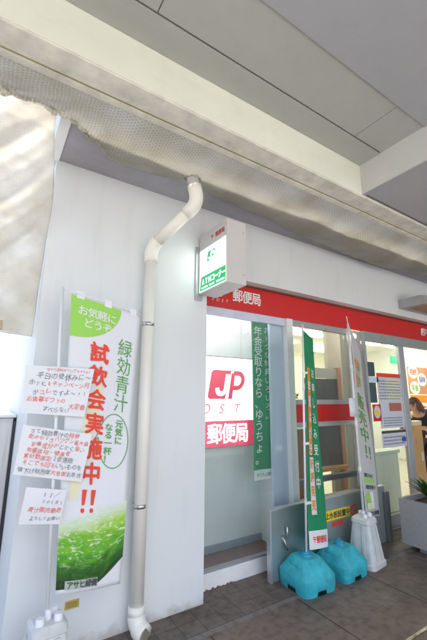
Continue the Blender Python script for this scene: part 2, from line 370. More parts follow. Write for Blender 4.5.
def jp_logo(parent, f, cu, cv, s, aspect, colm, whitem, off=.002, postal=None):
    """red block with a J in it and a P beside it; s: height in v, aspect: u per v"""
    g = lambda a, b, o=0: f(cu+(a-b*-.0+(-b)*.18)*s*aspect, cv+b*s, o)
    bm = bmesh.new(); pts = []
    for (x, y, a0) in ((-.74, -.5, 180), (-.02, -.5, 270), (-.02, .5, 0), (-.74, .5, 90)):
        rr = .13 if x < -.1 else .0
        if rr == 0: pts.append((x+.12 if y < 0 else x, y)); continue
        cx, cy = x+rr, y+(rr if y < 0 else -rr)
        for k in range(6):
            a = R(a0+90*k/5); pts.append((cx+rr*math.cos(a), cy+rr*math.sin(a)))
    poly(bm, g, pts, off)
    # letter P as a stroked bowl
    def stroke(bm, pl, wd, o):
        L = [Vector(p) for p in pl]
        a = []; b = []
        for i, p in enumerate(L):
            t = (L[min(i+1, len(L)-1)]-L[max(i-1, 0)]).normalized(); nn = Vector((-t.y, t.x))*wd/2
            a.append(bm.verts.new(g(*(p+nn), o))); b.append(bm.verts.new(g(*(p-nn), o)))
        for i in range(len(L)-1): bm.faces.new((a[i], a[i+1], b[i+1], b[i]))
    stroke(bm, [(.2, .5), (.2, -.41)], .17, off)
    stroke(bm, [(.2, -.41)]+[(.42+.24*math.sin(R(t)), -.15-.26*math.cos(R(t))) for t in range(0, 181, 15)]+[(.2, .11)], .17, off+.0005)
    part('emblem', bm, colm, parent)
    bm = bmesh.new()
    stroke(bm, [(-.04, -.36), (-.04, .12)]+[(-.22+.18*math.cos(R(t)), .12+.2*math.sin(R(t))) for t in range(10, 181, 17)], .16, off+.001)
    part('emblem_letter', bm, whitem, parent)

# ---------------------------------------------------------------- ground
bm = bmesh.new(); box(bm, -300, 300, -300, 300, -.3, -.006)
struct('ground', bm, mat('outer_concrete', (.46, .45, .43), .8, var=.15, vscale=.6, bump=.3))
bm = bmesh.new(); box(bm, -6, 10, -2.5, 2.547, -.2, 0)
box(bm, 1.557, 10, 2.547, 2.688, -.2, 0)
struct('pavement', bm, paving_mat())
bm = quad(bmesh.new(), lambda u, v, o: Vector((2.44+.45*u, 1.532-.02*v, .0035)), 0, 0, 1, 1)  # narrow pale yellow streak laid just above the paving
tag(link('paving_streak', bm, mat('pale_yellow_streak', (.40, .38, .22), .5, var=.6, vscale=26)), 'short narrow pale yellow streak on the dark paving', 'tape')

# ---------------------------------------------------------------- post office building
PO = thing('post_office', (4, 2.6, 0), 'white walled post office with red signboard band above glass front', 'building')
bm = bmesh.new()
box(bm, .246, 1.555, 2.549, 2.70, -.1, 2.592)             # pillar wall
box(bm, .246, 9, 2.549, 2.70, 2.592, 3.2)                  # wall over the openings
box(bm, .246, .40, 2.70, 8, -.1, 3.2)                      # left flank
box(bm, .40, 9, 7.85, 8, -.1, 3.2)                         # back
box(bm, 8.85, 9, 2.70, 7.85, -.1, 3.2)
box(bm, 6.6, 8.85, 2.60, 2.70, 0, 2.592)
part('wall', bm, WALL, PO)
part('column', B(3.655, 3.931, 2.70, 2.80, 0, 2.32), mat('column_grey', (.36, .35, .31), .6, var=.05), PO)
part('inner_partition', B(4.50, 4.95, 3.70, 3.76, -.002, 2.60), mat('partition_grey', (.38, .37, .32), .6, var=.05), PO)
part('roof', B(.26, 9.3, 2.02, 8.2, 3.2, 3.42), EAVE, PO)
part('bright_gap_strip', B(.195, .2595, 2.02, 2.546, 3.19, 3.42), WHITE, PO)  # white strip added to stand in for the bright gap beside the roof
# red signboard band
bm = B(1.557, 6.59, 2.672, 2.699, 2.325, 2.586, bev=.002)
band = part('signboard', bm, RED, PO)
part('drip_edge', B(1.557, 6.59, 2.640, 2.671, 2.580, 2.5915), mat('brown_trim', (.16, .09, .07), .5), PO)
f = plane_xz(1.557, 6.557, 2.586, 2.325, 2.671); PX = 1/5.; PZ = 1/.261
bm = bmesh.new(); 
for i, ch in enumerate('郵便局'): put(bm, f, ch, (1.985-1.557+i*.118)*PX, .46, .118*PX, .125*PZ, bold=.022)
part('lettering', bm, WHITEP, band)
jp_logo(band, f, (1.775-1.557)*PX, .40, .105*PZ, PX/PZ, WHITEP, RED)
bm = bmesh.new()
for i, ch in enumerate('POST'): put(bm, f, ch, (1.700-1.557+i*.052)*PX, .74, .036*PX, .036*PZ, bold=.01, shear=.2)
part('lettering', bm, WHITEP, band)
# a second emblem further along the band
jp_logo(band, f, (5.45-1.557)*PX, .46, .105*PZ, PX/PZ, WHITEP, RED)
# display window: sill, header, posts, glass
SILL = part('window_sill', B(1.557, 2.70, 2.687, 2.745, -.02, .118, bev=.003), mat('sill_white', (.80, .80, .79), .5, var=.05, vscale=12), PO)
bm = bmesh.new()
for k in range(16):
    x = 1.56+random.random()**1.8*.45; h = random.uniform(.003, .012)
    quad(bm, lambda u, v, o: Vector((x+u*random.uniform(.008, .03), 2.6855, h*(1-v)+.0005)), 0, 0, 1, 1)
part('rust_stain', bm, mat('rust', (.35, .13, .04), .9, var=.4, vscale=60), SILL)
W1 = part('window_frame', B(1.557, 2.70, 2.69, 2.735, .118, .136), FRAME, PO)
bm = bmesh.new(); box(bm, 2.628, 2.715, 2.665, 2.75, .118, 2.324, bev=.004); part('window_post', bm, WHITE, PO)
part('window_header', B(1.557, 2.627, 2.69, 2.72, 2.245, 2.324), mat('pale_header', (.62, .66, .78), .4), PO)
part('window_pane', B(1.557, 2.627, 2.722, 2.728, .136, 2.324), GLASS, PO)
# display bay behind the first window
BAYW = mat('bay_wall', (.80, .82, .79), .6, var=.02)
bm = bmesh.new(); box(bm, .60, 2.60, 3.13, 3.19, -.1, 2.6); box(bm, .40, .60, 2.70, 3.19, -.1, 2.6); part('display_wall', bm, BAYW, PO)
part('display_floor', B(.60, 2.60, 2.746, 3.13, -.02, .06), mat('bay_floor_brown', (.17, .095, .065), .6, var=.1), PO)
part('display_skirting', B(.60, 2.60, 3.112, 3.13, .06, .122), mat('skirting_grey', (.33, .37, .40), .5), PO)
part('display_partition', B(2.452, 2.626, 2.745, 2.775, .0, 2.58), mat('pale_blue_panel', (.74, .77, .95), .35, var=.02), PO)
part('display_side_wall', B(2.60, 2.66, 2.776, 3.36, -.1, 2.66), BAYW, PO)
part('bay_fill_strip', B(1.0, 2.4, 2.84, 2.90, 2.57, 2.599), emis('bay_fill_glow', (.90, .94, 1), 8), PO)  # unseen glowing strip, added to brighten the display bay
part('display_ceiling', B(.40, 2.66, 2.74, 3.36, 2.6, 2.66), WHITE, PO)
bm = bmesh.new(); disc(bm, lambda u, v, o: Vector((u, 3.128, v)), 2.42, 2.23, .03, .016); part('reflection_disc', bm, emis('reflection_glow', (1, 1, .95), 3), PO)  # glowing disc standing in for a reflection seen in the window
# second window
W2 = part('window_frame', B(2.716, 3.654, 2.69, 2.74, 2.26, 2.324), FRAME, PO)
bm = bmesh.new(); box(bm, 2.716, 3.654, 2.69, 2.74, .0, .50); part('window_lower_panel', bm, FRAME, PO)
part('window_rail', B(2.716, 3.654, 2.69, 2.74, .64, .69), DFRAME, PO)
part('window_pane', B(2.716, 3.654, 2.716, 2.722, .50, 2.26), GLASSD, PO)
st = part('red_stripe', B(2.72, 3.985, 2.680, 2.686, 1.245, 1.425), RED, PO)
part('stripe_edging', B(2.72, 3.655, 2.687, 2.6895, 1.195, 1.475), mat('grey_film', (.45, .46, .47), .5), PO)
# sliding door leaf and opening
DO = part('sliding_door', B(4.70, 4.83, 2.66, 2.70, .03, 2.20, bev=.004), ALU, PO)
bm = bmesh.new(); box(bm, 3.932, 6.59, 2.655, 2.71, 2.20, 2.324, bev=.003); part('door_header', bm, mat('door_header_grey', (.33, .37, .36), .4, .2), PO)
bm = bmesh.new(); box(bm, 3.932, 3.975, 2.66, 2.70, .03, 2.20); part('door_stile', bm, FRAME, DO)
part('door_bottom_rail', B(3.975, 4.70, 2.665, 2.70, .03, .15), FRAME, DO)
part('door_glass', B(3.975, 4.70, 2.68, 2.686, .15, 2.20), GLASSD, DO)
part('door_track', B(3.93, 6.59, 2.66, 2.72, .0, .022), ALU, PO)
part('floor', B(2.66, 8.85, 2.74, 7.85, -.09, -.002), mat('interior_floor', (.58, .55, .46), .35, var=.06), PO)
part('ceiling', B(2.66, 8.85, 2.70, 7.85, 2.72, 2.78), mat('interior_ceiling', (.80, .80, .74), .6, var=.02), PO)
part('interior_wall', B(2.70, 8.85, 7.0, 7.05, 0, 2.72), mat('interior_wall_cream', (.78, .76, .64), .6, var=.03), PO)
for i, (x, y) in enumerate(((4.6, 4.4), (6.4, 4.4), (8.0, 4.4), (5.2, 5.8), (7.2, 5.8), (3.6, 3.5), (5.6, 3.3), (7.4, 3.3))):
    part('ceiling_lamp', B(x-.6, x+.6, y-.07, y+.07, 2.60, 2.66), emis('tube_light', (1, .95, .78), 7), PO)
bm = bmesh.new(); bmesh.ops.create_uvsphere(bm, u_segments=16, v_segments=10, radius=.032)
for v in bm.verts: v.co += Vector((3.74, 2.66, 2.235))
part('entrance_lamp', bm, emis('entrance_lamp_white', (1, 1, .95), 4), PO, True)

# notices stuck on the door glass
def lines(bm, f, u0, u1, v0, v1, n, ratio=.4):
    for k in range(n):
        v = v0+(v1-v0)*(k+.5)/n; h = (v1-v0)/n*ratio; u = u0
        while u < u1-.02:
            ww = random.uniform(.03, .09); quad(bm, f, u, v-h/2, min(u1, u+ww), v+h/2, .001); u += ww+.02
def notice(name, x0, x1, z1, z0, y, base, label, cat='notice', extra=None):
    t = thing(name, ((x0+x1)/2, y, z0), label, cat)
    part('sheet', B(x0, x1, y, y+.003, z0, z1), base, t)
    f = plane_xz(x0, x1, z1, z0, y-.0005)
    if extra: extra(t, f)
    return t
PAPERG = mat('pale_grey_paper', (.60, .61, .66), .6, var=.03); CREAM = mat('cream_paper', (.74, .72, .55), .6, var=.03)
def ex(t, f):
    bm = bmesh.new(); quad(bm, f, 0, 0, 1, .075, .001); part('heading', bm, REDP, t)
    bm = bmesh.new(); quad(bm, f, .33, .10, .93, .30, .001); quad(bm, f, .33, .34, .93, .50, .001); part('table_field', bm, CREAM, t)
    bm = bmesh.new(); lines(bm, lambda a, b, o: f(a, b, .002), .05, .95, .12, .5, 7); lines(bm, lambda a, b, o: f(a, b, .002), .12, .9, .80, .98, 4); part('small_print', bm, mat('grey_ink', (.22, .23, .28), .6), t)
    bm = bmesh.new(); quad(bm, f, .40, .55, .92, .70, .001); part('price_field', bm, mat('dull_red_print', (.45, .14, .10), .6), t)
notice('notice_board', 4.16, 4.69, 1.81, 1.13, 2.672, PAPERG, 'large pale timetable notice with a red heading on the sliding door glass', extra=ex)
def ex(t, f):
    bm = bmesh.new(); quad(bm, f, 0, .0, 1, .16, .001); part('heading', bm, BLACKP, t)
    bm = bmesh.new(); lines(bm, f, .05, .95, .3, .9, 3); part('small_print', bm, mat('grey_ink', (.22, .23, .28), .6), t)
    bm = bmesh.new(); quad(bm, f, .80, .45, .98, .72, .002); part('blue_mark', bm, mat('blue_print', (.04, .08, .42), .5), t)
notice('door_notice', 4.16, 4.69, 1.10, .90, 2.672, PAPERG, 'lower strip notice with a black bar and blue mark on the sliding door', extra=ex)
notice('dark_poster', 3.985, 4.13, 1.94, 1.76, 2.672, mat('dark_teal_print', (.05, .09, .10), .5), 'small dark teal poster above the white label on the sliding door', 'poster')
notice('white_label', 3.985, 4.19, 1.755, 1.69, 2.672, mat('pale_blue_print', (.6, .68, .85), .5), 'pale blue label strip between two dark posters on the door', 'label')
notice('dark_poster', 3.985, 4.13, 1.685, 1.44, 2.672, mat('dark_teal_print', (.05, .09, .10), .5), 'taller dark teal poster just below the pale label on the door', 'poster')
def ex(t, f):
    bm = bmesh.new(); disc(bm, f, .5, .45, .40, .38, off=.001); part('white_disc', bm, PAPERG, t)
    bm = bmesh.new(); disc(bm, f, .5, .5, .26, .16, off=.002); part('yellow_mark', bm, YELLOWP, t)
notice('warning_sticker', 3.99, 4.155, 1.42, 1.22, 2.650, RED, 'square red sticker with a white disc and yellow mark beside the white flag', 'sticker', extra=ex)
def ex(t, f):
    bm = bmesh.new(); quad(bm, f, .16, .10, .84, .17, .001); quad(bm, f, .16, .22, .84, .26, .001); disc(bm, f, .5, .55, .2, .14, off=.001); quad(bm, f, .28, .62, .78, .72, .001); part('black_mark', bm, BLACKP, t)
notice('window_sticker', 3.685, 3.795, 1.165, .985, 2.694, YELLOWP, 'upright yellow sticker with black marks on the grey column', 'sticker', extra=ex)

# interior things
t = thing('display_board', (4.3, 3.6, 0), 'black board in an orange wooden frame standing behind the second window', 'board')
part('board', B(3.84, 4.56, 3.60, 3.63, .55, 1.77), mat('board_black', (.03, .03, .035), .4), t)
part('board_top_panel', B(4.10, 4.62, 3.60, 3.63, 1.78, 1.93), mat('board_grey', (.35, .37, .36), .5), t)
for x, zt in ((3.76, 1.0), (4.57, 1.95)): part('frame_post', B(x, x+.075, 3.58, 3.65, .0, zt), mat('orange_wood', (.34, .17, .08), .5, var=.12, stretch=(8, 8, 1)), t)
part('shelf', B(3.76, 4.65, 3.50, 3.66, .50, .54), mat('orange_wood', (.5, .17, .045)), t)
t = thing('wooden_counter', (3.5, 3.4, 0), 'brown wooden cabinet seen low behind the left end of the second window', 'cabinet')
part('cabinet_body', B(3.25, 3.62, 3.3, 3.7, 0, 1.08, bev=.005), mat('brown_wood', (.26, .10, .04), .4, var=.2, stretch=(6, 6, 1)), t)
part('cabinet_top', B(3.2, 3.66, 3.26, 3.74, 1.08, 1.11), DFRAME, t)
t = thing('flower_arrangement', (3.25, 3.35, 1.11), 'dark green foliage with orange flowers on the cabinet behind the window', 'plant')
part('vase', T([(3.38, 3.45, 1.11), (3.38, 3.45, 1.15), (3.38, 3.45, 1.24)], [.05, .07, .045]), DFRAME, t, True)
def leaves(n, c, spread, size, z0):
    bm = bmesh.new()
    for i in range(n):
        p = Vector((c[0]+random.gauss(0, spread), c[1]+random.gauss(0, spread), z0+abs(random.gauss(0, spread*1.6))))
        a = Vector((random.uniform(-1, 1), random.uniform(-1, 1), random.uniform(-.6, 1))).normalized()*size*random.uniform(.6, 1.3)
        b = a.cross(Vector((random.random(), random.random(), random.random()+.2))).normalized()*size*.3
        bm.faces.new([bm.verts.new(p+q) for q in (-a, b, a, -b)])
    return bm
part('foliage', leaves(160, (3.38, 3.45), .075, .04, 1.25), mat('dark_leaf', (.04, .11, .035), .5, var=.4, vscale=30), t)
part('blossom', leaves(60, (3.45, 3.42), .05, .028, 1.22), mat('orange_flower', (.75, .16, .05), .5, var=.3), t)
t = thing('bin', (4.85, 3.1, 0), 'tall pale cream bin with a lid rim behind the sliding door glass', 'bin')
part('bin_body', B(4.45, 5.05, 3.02, 3.18, .0, .74, bev=.02), mat('cream_plastic', (.72, .74, .58), .4, var=.04), t)
part('bin_lid', B(4.43, 5.07, 3.0, 3.20, .74, .79, bev=.01), mat('pale_green_plastic', (.55, .66, .55), .4), t)
t = thing('cardboard_box', (5.4, 2.95, 0), 'tall light brown cardboard box upright in the open doorway', 'box')
part('carton', B(5.27, 5.62, 2.95, 3.04, .0, 1.15, bev=.01), mat('cardboard', (.55, .33, .13), .75, var=.1, bump=.2), t)
part('top_flap', B(5.265, 5.625, 2.945, 3.045, 1.10, 1.165, bev=.01), mat('pale_card', (.72, .58, .38), .7), t)
part('label_patch', B(5.52, 5.57, 2.944, 2.949, .60, .72), PAPERG, t)
t = thing('poster_board', (7.6, 4.0, 0), 'white poster board with round speech bubbles in the lit room behind the doorway', 'poster board')
part('board', B(7.33, 8.7, 4.02, 4.06, .45, 2.62), mat('board_white', (.8, .8, .76), .5), t)
f = plane_xz(7.33, 8.7, 2.62, .45, 4.017)
bm = bmesh.new(); quad(bm, f, .0, .22, .75, .48, .001); part('brown_field', bm, mat('brown_print', (.50, .24, .14), .5), t)
bm = bmesh.new(); quad(bm, f, .02, .49, .75, .56, .002); part('orange_field', bm, ORANGEP, t)
bm = bmesh.new(); quad(bm, f, .46, .68, .9, 1, .002); part('yellow_field', bm, YELLOWP, t)
for (a, b, s, c) in ((.16, .27, '相続', REDP), (.40, .34, '保険', mat('blue_print', (.04, .08, .42))), (.17, .42, '年金', GREENP)):
    bm = bmesh.new(); disc(bm, f, a, b, .135, .062, off=.004); part('bubble', bm, WHITEP, t)
    bm = bmesh.new(); htext(bm, f, s, a-.05, b, .1, .063, off=.006, bold=.02); part('lettering', bm, c, t)
bm = bmesh.new(); lines(bm, f, .05, .7, .58, .66, 2); part('small_print', bm, REDP, t)
t = thing('exit_sign', (5.55, 3.8, 2.0), 'small glowing green emergency exit light seen through the door glass edge', 'sign')
part('hanger', B(5.92, 5.94, 3.41, 3.43, 2.2, 2.72), FRAME, t)
part('sign_box', B(5.78, 6.04, 3.4, 3.44, 2.07, 2.20), emis('exit_green', (.01, .55, .2), .55), t)

# JP signboard hanging in the display bay
t = thing('illuminated_sign', (2.1, 3.0, 1.0), 'lit white and crimson post office sign hanging behind the first window', 'sign')
part('sign_case', B(1.42, 2.437, 3.005, 3.08, 1.01, 1.905, bev=.004), DFRAME, t)
part('white_face', B(1.43, 2.432, 2.999, 3.004, 1.265, 1.895), emis('sign_white_lit', (.93, .92, 1.0), 1.0), t)
part('crimson_face', B(1.43, 2.432, 2.998, 3.0035, 1.02, 1.264), emis('sign_crimson_lit', (.50, .006, .055), .42), t)
f = plane_xz(1.43, 2.43, 1.895, 1.02, 2.997); q = 1/.875
CRIM = emis('sign_crimson_lit', (.50, .006, .055), .42); LW = emis('sign_white_lit', (.93, .92, 1.0), 1.0)
jp_logo(t, f, .655, .315, .29*q, 1/q, CRIM, LW)
bm = bmesh.new()
for i, ch in enumerate('POST'): put(bm, f, ch, .22+i*.185, .585, .125, .125*q, bold=.0, shear=.25)
part('lettering', bm, CRIM, t)
bm = bmesh.new()
for i, ch in enumerate('郵便局'): put(bm, f, ch, .505+i*.165, .86, .165, .185*q, bold=.02, off=.003)
part('lettering', bm, LW, t)
for x in (1.6, 2.3): part('hanging_wire', T([(x, 3.04, 1.9), (x, 3.04, 2.60)], .002, 6), STEEL, t)

# green banner inside the window
t = thing('window_banner', (2.38, 2.79, .7), 'green vertical cloth banner with white writing hanging inside the first window', 'banner')
fb = bilinear((2.250, 2.795, 2.285), (2.520, 2.795, 2.285), (2.250, 2.795, .72), (2.520, 2.795, .72), lambda u, v: .006*math.sin(u*5+v*3))
sheet('cloth', fb, GREENC, t, 8, 30)
bm = quad(bmesh.new(), fb, 0, .94, 1, 1, .0015, 8, 1); part('bottom_strip', bm, WHITEP, t)
bm = bmesh.new(); vtext(bm, fb, 'おトクな特典いろいろ。', .78, .06, .30, .047, .056, bold=.0); vtext(bm, fb, '年金受取りなら、ゆうちょ。', .30, .075, .40, .064, .067, bold=.01)
part('lettering', bm, WHITEP, t)
bm = bmesh.new(); htext(bm, fb, 'ゆうちょ銀行', .2, .97, .12, .022, bold=.01, off=.003); part('lettering', bm, GREENP, t)

# ---------------------------------------------------------------- ATM sign box projecting from the wall
t = thing('atm_sign', (1.55, 2.5, 2.4), 'grey projecting box sign with lit white face reading ATM corner', 'sign')
CASE = mat('sign_case_beige', (.60, .58, .56), .45, var=.03)
part('case', B(1.462, 1.648, 2.10, 2.535, 2.36, 2.893, bev=.004), CASE, t)
part('wall_bracket', B(1.43, 1.50, 2.535, 2.549, 2.31, 2.80, bev=.002), FRAME, t)
fa = bilinear((1.4605, 2.525, 2.88), (1.4605, 2.11, 2.88), (1.4605, 2.525, 2.365), (1.4605, 2.11, 2.365))
part('lit_face', poly(bmesh.new(), fa, [(.02, .26), (.985, .26), (.985, .985), (.02, .985)], .0006), emis('atm_white_lit', (.90, 1.0, 1.0), 1.0), t)
GL_ = emis('atm_green_lit', (.01, .28, .09), .4)
part('green_panel', poly(bmesh.new(), fa, [(.09, .73), (.985, .73), (.985, .975), (.04, .975), (.05, .86)], .0012), GL_, t)
bm = bmesh.new()
for i, ch in enumerate('ATMコーナー'): put(bm, fa, ch, .17+i*.125, .83, .125 if i > 2 else .11, .12, bold=.02, off=.002, shear=.1)
for i, ch in enumerate('YUCHO BANK CORNER'): put(bm, fa, ch, .12+i*.051, .93, .045, .04, bold=.01, off=.002)
part('lettering', bm, emis('atm_white_lit', (.9, 1, 1), 1.0), t)
bm = bmesh.new()
for i, ch in enumerate('ゆうちょ銀行'): put(bm, fa, ch, .17+i*.135, .655, .12, .085, bold=.0, off=.002)
part('lettering', bm, emis('atm_pale_green_lit', (.55, .9, .75), .7), t)
jp_logo(t, fa, .47, .43, .17, 1.15, GL_, emis('atm_white_lit', (.9, 1, 1), 1.0))
bm = bmesh.new()
for i, ch in enumerate('〒郵便局'): put(bm, fa, ch, .50+i*.11+(.06 if i else 0), .13, .10, .085, bold=.02, off=.001)
part('lettering', bm, mat('crimson_print', (.62, .03, .05)), t)
for z in (2.44, 2.80): 
    bm = bmesh.new(); disc(bm, lambda u, v, o: Vector((u, 2.0985, v)), 1.62, z, .005, .005, 10); part('screw', bm, DFRAME, t)

# ---------------------------------------------------------------- drainpipe
t = thing('drainpipe', (.99, 2.47, 0), 'cream plastic drainpipe bending along the white wall beside the flag', 'pipe')
pb = Vector((1.0, 2.47, .12)); pt = Vector((.985, 2.47, 2.58)); e1 = Vector((1.192, 2.10, 2.935)); r_ = .046
part('lower_pipe', T([pb, pt], r_, 24), PVC, t, True)
d = (e1-Vector((.985, 2.47, 2.66))).normalized()
s0 = Vector((.985, 2.47, 2.66))
part('lower_elbow', T([pt-Vector((0, 0, .05))]+arc(pt, s0-Vector((0, 0, .0)), s0+d*.07)+[s0+d*.075], r_+.007, 24), PVC, t, True)
part('diagonal_pipe', T([s0+d*.06, e1-d*.06], r_, 24), PVC, t, True)
part('upper_elbow', T([e1-d*.12]+arc(e1-d*.07, e1, e1+Vector((-.02, 0, .075)))+[e1+Vector((-.034, 0, .13))], r_+.008, 24), PVC, t, True)
part('upper_pipe', T([e1+Vector((-.032, 0, .12)), e1+Vector((-.105, 0, .40))], r_, 24), PVCG, t, True)
part('pipe_collar', T([(1.0, 2.47, .115), (1.0, 2.47, .175)], r_+.008, 24), PVC, t, True)
bm = T(arc((1.0, 2.47, .12), (1.0, 2.46, .05), (1.03, 2.39, .035), 8), [.055]*5+[.058]*4, 24); part('shoe', bm, PVC, t, True)
tm = bmesh.new(); tube(tm, [(1.029, 2.389, .0349), (1.034, 2.382, .0345)], .046, 24); part('outlet_mouth', tm, mat('outlet_inside', (.26, .23, .19)), t)
for z in (2.03, .77):
    part('pipe_clip', T([(.985+.006*(2.58-z)/2.4, 2.47, z-.013), (.985+.006*(2.58-z)/2.4, 2.47, z+.013)], r_+.003, 24), STEEL, t, True)
    part('clip_arm', B(.975, .995, 2.50, 2.549, z-.01, z+.01), STEEL, t)

# ---------------------------------------------------------------- arcade canopy overhead
CA = thing('arcade_canopy', (0, 1.0, 3.2), 'cream steel beams and grey ceiling panels of the arcade canopy', 'canopy')
X0, X1, ZC = -1.6, 8.5, 3.475
part('main_beam', B(X0, X1, 1.60, 1.70, 3.192, ZC+.2, bev=.004), PAINT, CA)
part('beam_flange', B(X0, X1, 1.604, 1.745, 3.178, 3.191), PAINT_LIP, CA)
part('sealant_line', B(X0, X1, 1.745, 1.762, 3.186, 3.20), OCHRE, CA)
part('beam_lip', B(X0, X1, 1.762, 1.812, 3.176, 3.22, bev=.003), PAINT_LIP, CA)
part('cross_beam', B(2.526, 8.4, .70, 1.599, 3.20, ZC+.15, bev=.004), SOFFIT, CA)
part('cross_beam_face', B(2.522, 2.5255, .70, 1.599, 3.203, ZC+.1), mat('cross_beam_cream', (.60, .60, .57), .5, var=.03), CA)
part('cross_beam_trim', B(2.56, 8.4, 1.578, 1.588, 3.1955, 3.1995), DFRAME, CA)
part('front_soffit', B(X0, 8.4, -1.1, 1.05, ZC-.006, ZC+.15), SOFFIT, CA)
part('front_soffit', B(2.6, 8.4, -4.2, -1.101, ZC-.006, ZC+.15), SOFFIT, CA)  # unseen soffit extension, added so the light falls off to the right
part('end_light_block', B(8.401, 8.5, -4.2, 2.5, 0, ZC+.15), SOFFIT, CA)  # unseen end wall, added to cut the light at the right side
def grooved(x0, x1, y0, y1): return B(x0, x1, y0, y1, ZC+.004, ZC+.05)
gy_ = 1.405
xs = [x for x in (-1.6, -1.12, .53, 2.18)]
for a, b in zip(xs[:-1], xs[1:]): part('ceiling_panel', grooved(a+.003, b-.003, 1.056, gy_-.006), PANEL, CA)
part('ceiling_panel', grooved(2.183, 2.52, 1.056, gy_-.006), PANEL, CA)
part('ceiling_panel', B(X0, 2.52, gy_+.006, 1.598, ZC, ZC+.05), PANEL, CA)
part('panel_backing', B(X0, 2.52, 1.055, 1.598, ZC+.06, ZC+.12), GROOVE, CA)

# ---------------------------------------------------------------- bubble-sheet tarpaulin between beam and eave
EDGE = [(-1.9, 2.06), (-1.5, 2.05), (-.14, 2.075), (.13, 2.07), (.22, 2.09), (.40, 2.20), (.576, 2.325), (.72, 2.335), (.878, 2.305), (1.109, 2.245), (1.3, 2.27), (1.499, 2.325), (2.0, 2.34), (2.67, 2.44), (3.2, 2.475), (3.586, 2.50), (4.1, 2.49), (4.6, 2.455), (4.95, 2.30), (5.3, 2.26), (7, 2.4), (8.4, 2.4)]
def edge(x):
    for (a, ya), (b, yb) in zip(EDGE[:-1], EDGE[1:]):
        if a <= x <= b:
            s = (x-a)/(b-a); s = s*s*(3-2*s) if b-a < .3 else s; return ya+(yb-ya)*s
    return 2.3
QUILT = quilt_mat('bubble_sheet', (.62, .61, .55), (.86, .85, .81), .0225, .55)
bm = bmesh.new(); uvl = bm.loops.layers.uv.new('UVMap'); N, Mv = 620, 30; grid = []; UV = {}
from mathutils import noise
for i in range(N+1):
    x = -1.7+10.1*i/N; ye = 1.5+0; eb = edge(x)
    row = []
    zb = 3.135
    yb = eb*(zb-1.5)/1.7*1.0
    for j in range(Mv+1):
        s = j/Mv
        if s < .86:
            q_ = s/.86; y = 1.806+(yb-1.806)*q_
            z = 3.178+(zb-3.178)*math.sin(q_*math.pi/2)-.028*math.sin(q_*math.pi)
        else:
            rr_ = .022+.022*max(0, min(1, (.6-x)/.4)); a = (s-.86)/.14*math.pi*.9; y = yb+rr_*math.sin(a); z = zb+rr_*(1-math.cos(a))
        amp = .012*min(1, s*3)
        n1 = noise.noise(Vector((x*2.3, y*4, 1.1)))*amp*1.3+noise.noise(Vector((x*7, y*9, 4.1)))*amp*.7
        left = max(0, min(1, (.75-x)/.6))
        n1 += .010*s*noise.noise(Vector((x*5-y*9, y*14, 9)))
        n1 += left*s*(.034*noise.noise(Vector((x*9-y*6, y*22+x*8, 2)))+.016*noise.noise(Vector((x*26+y*9, y*30, 7))))
        n1 += .016*min(1, s*2)*math.sin(x*9+3*y+1.5*noise.noise(Vector((x*1.5, 0, 4))))*noise.noise(Vector((x*1.1, y*2, 12)))+.020*s*(.3-abs(noise.noise(Vector((x*3.2-y*2, y*7+x*2, 21)))))
        wr = left*max(0, min(1, (s-.5)/.3))
        c_ = abs(noise.noise(Vector((x*13+y*5, s*9-x*4, 3))))+.5*abs(noise.noise(Vector((x*31, s*22, 6))))
        n1 += wr*.06*(.35-c_)
        v = bm.verts.new((x, y-wr*.02*c_, z+n1)); UV[v] = (x, s*.55); row.append(v)
    grid.append(row)
hole = Vector((1.145, 2.095))
for i in range(N):
    for j in range(Mv):
        qd = (grid[i][j], grid[i+1][j], grid[i+1][j+1], grid[i][j+1])
        cc = sum((v.co for v in qd), Vector())/4
        if (cc.xy-hole).length < .062: continue
        fce = bm.faces.new(qd)
        for l in fce.loops: l[uvl].uv = UV[l.vert]
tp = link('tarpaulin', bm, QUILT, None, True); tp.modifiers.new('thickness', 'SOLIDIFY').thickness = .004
tag(tp, 'sagging beige bubble sheet stretched overhead between the beam and eave', 'tarpaulin')

# hanging curtain at the left
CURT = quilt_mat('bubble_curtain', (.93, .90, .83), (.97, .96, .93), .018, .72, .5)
bm = bmesh.new(); uvl = bm.loops.layers.uv.new('UVMap'); N, Mv = 170, 150; grid = []; UV = {}
pr = [(0, 2.03, 3.20), (.08, 2.13, 3.12), (.3, 2.33, 2.88), (.55, 2.55, 2.55), (.78, 2.68, 2.22), (1, 2.74, 1.90)]
def prof(t_):
    for a, b in zip(pr[:-1], pr[1:]):
        if t_ <= b[0]:
            s = (t_-a[0])/(b[0]-a[0]); return a[1]+(b[1]-a[1])*s, a[2]+(b[2]-a[2])*s
    return pr[-1][1:]
for i in range(N+1):
    s = i/N; row = []
    for j in range(Mv+1):
        t_ = j/Mv; y, z = prof(t_); q_ = max(0, 1-t_/.42); x = -1.7+(1.938-.07*q_*q_*(3-2*q_))*s
        d_ = max(0, .24-x)
        ph = 27*t_-17*d_**.8+.7*noise.noise(Vector((x*1.6, t_*2.2, 0)))
        am = min(1, t_*5)*min(1, d_*6+.1)*(.8+.3*noise.noise(Vector((x*1.3, t_*2, 8))))
        fold = am*(.024*math.sin(ph)+.010*math.sin(ph*2.1+1.1))+.003*noise.noise(Vector((x*14+t_*9, t_*24-x*9, 5)))
        z2 = z+(.10*max(0, d_))*t_-.04*math.sin(max(0, min(1, d_*2.5))*math.pi)*t_*0
        v = bm.verts.new((x, y+fold, z2+fold*.5)); UV[v] = (x, t_*1.55); row.append(v)
    grid.append(row)
for i in range(N):
    for j in range(Mv):
        fce = bm.faces.new((grid[i][j], grid[i+1][j], grid[i+1][j+1], grid[i][j+1]))
        for l in fce.loops: l[uvl].uv = UV[l.vert]
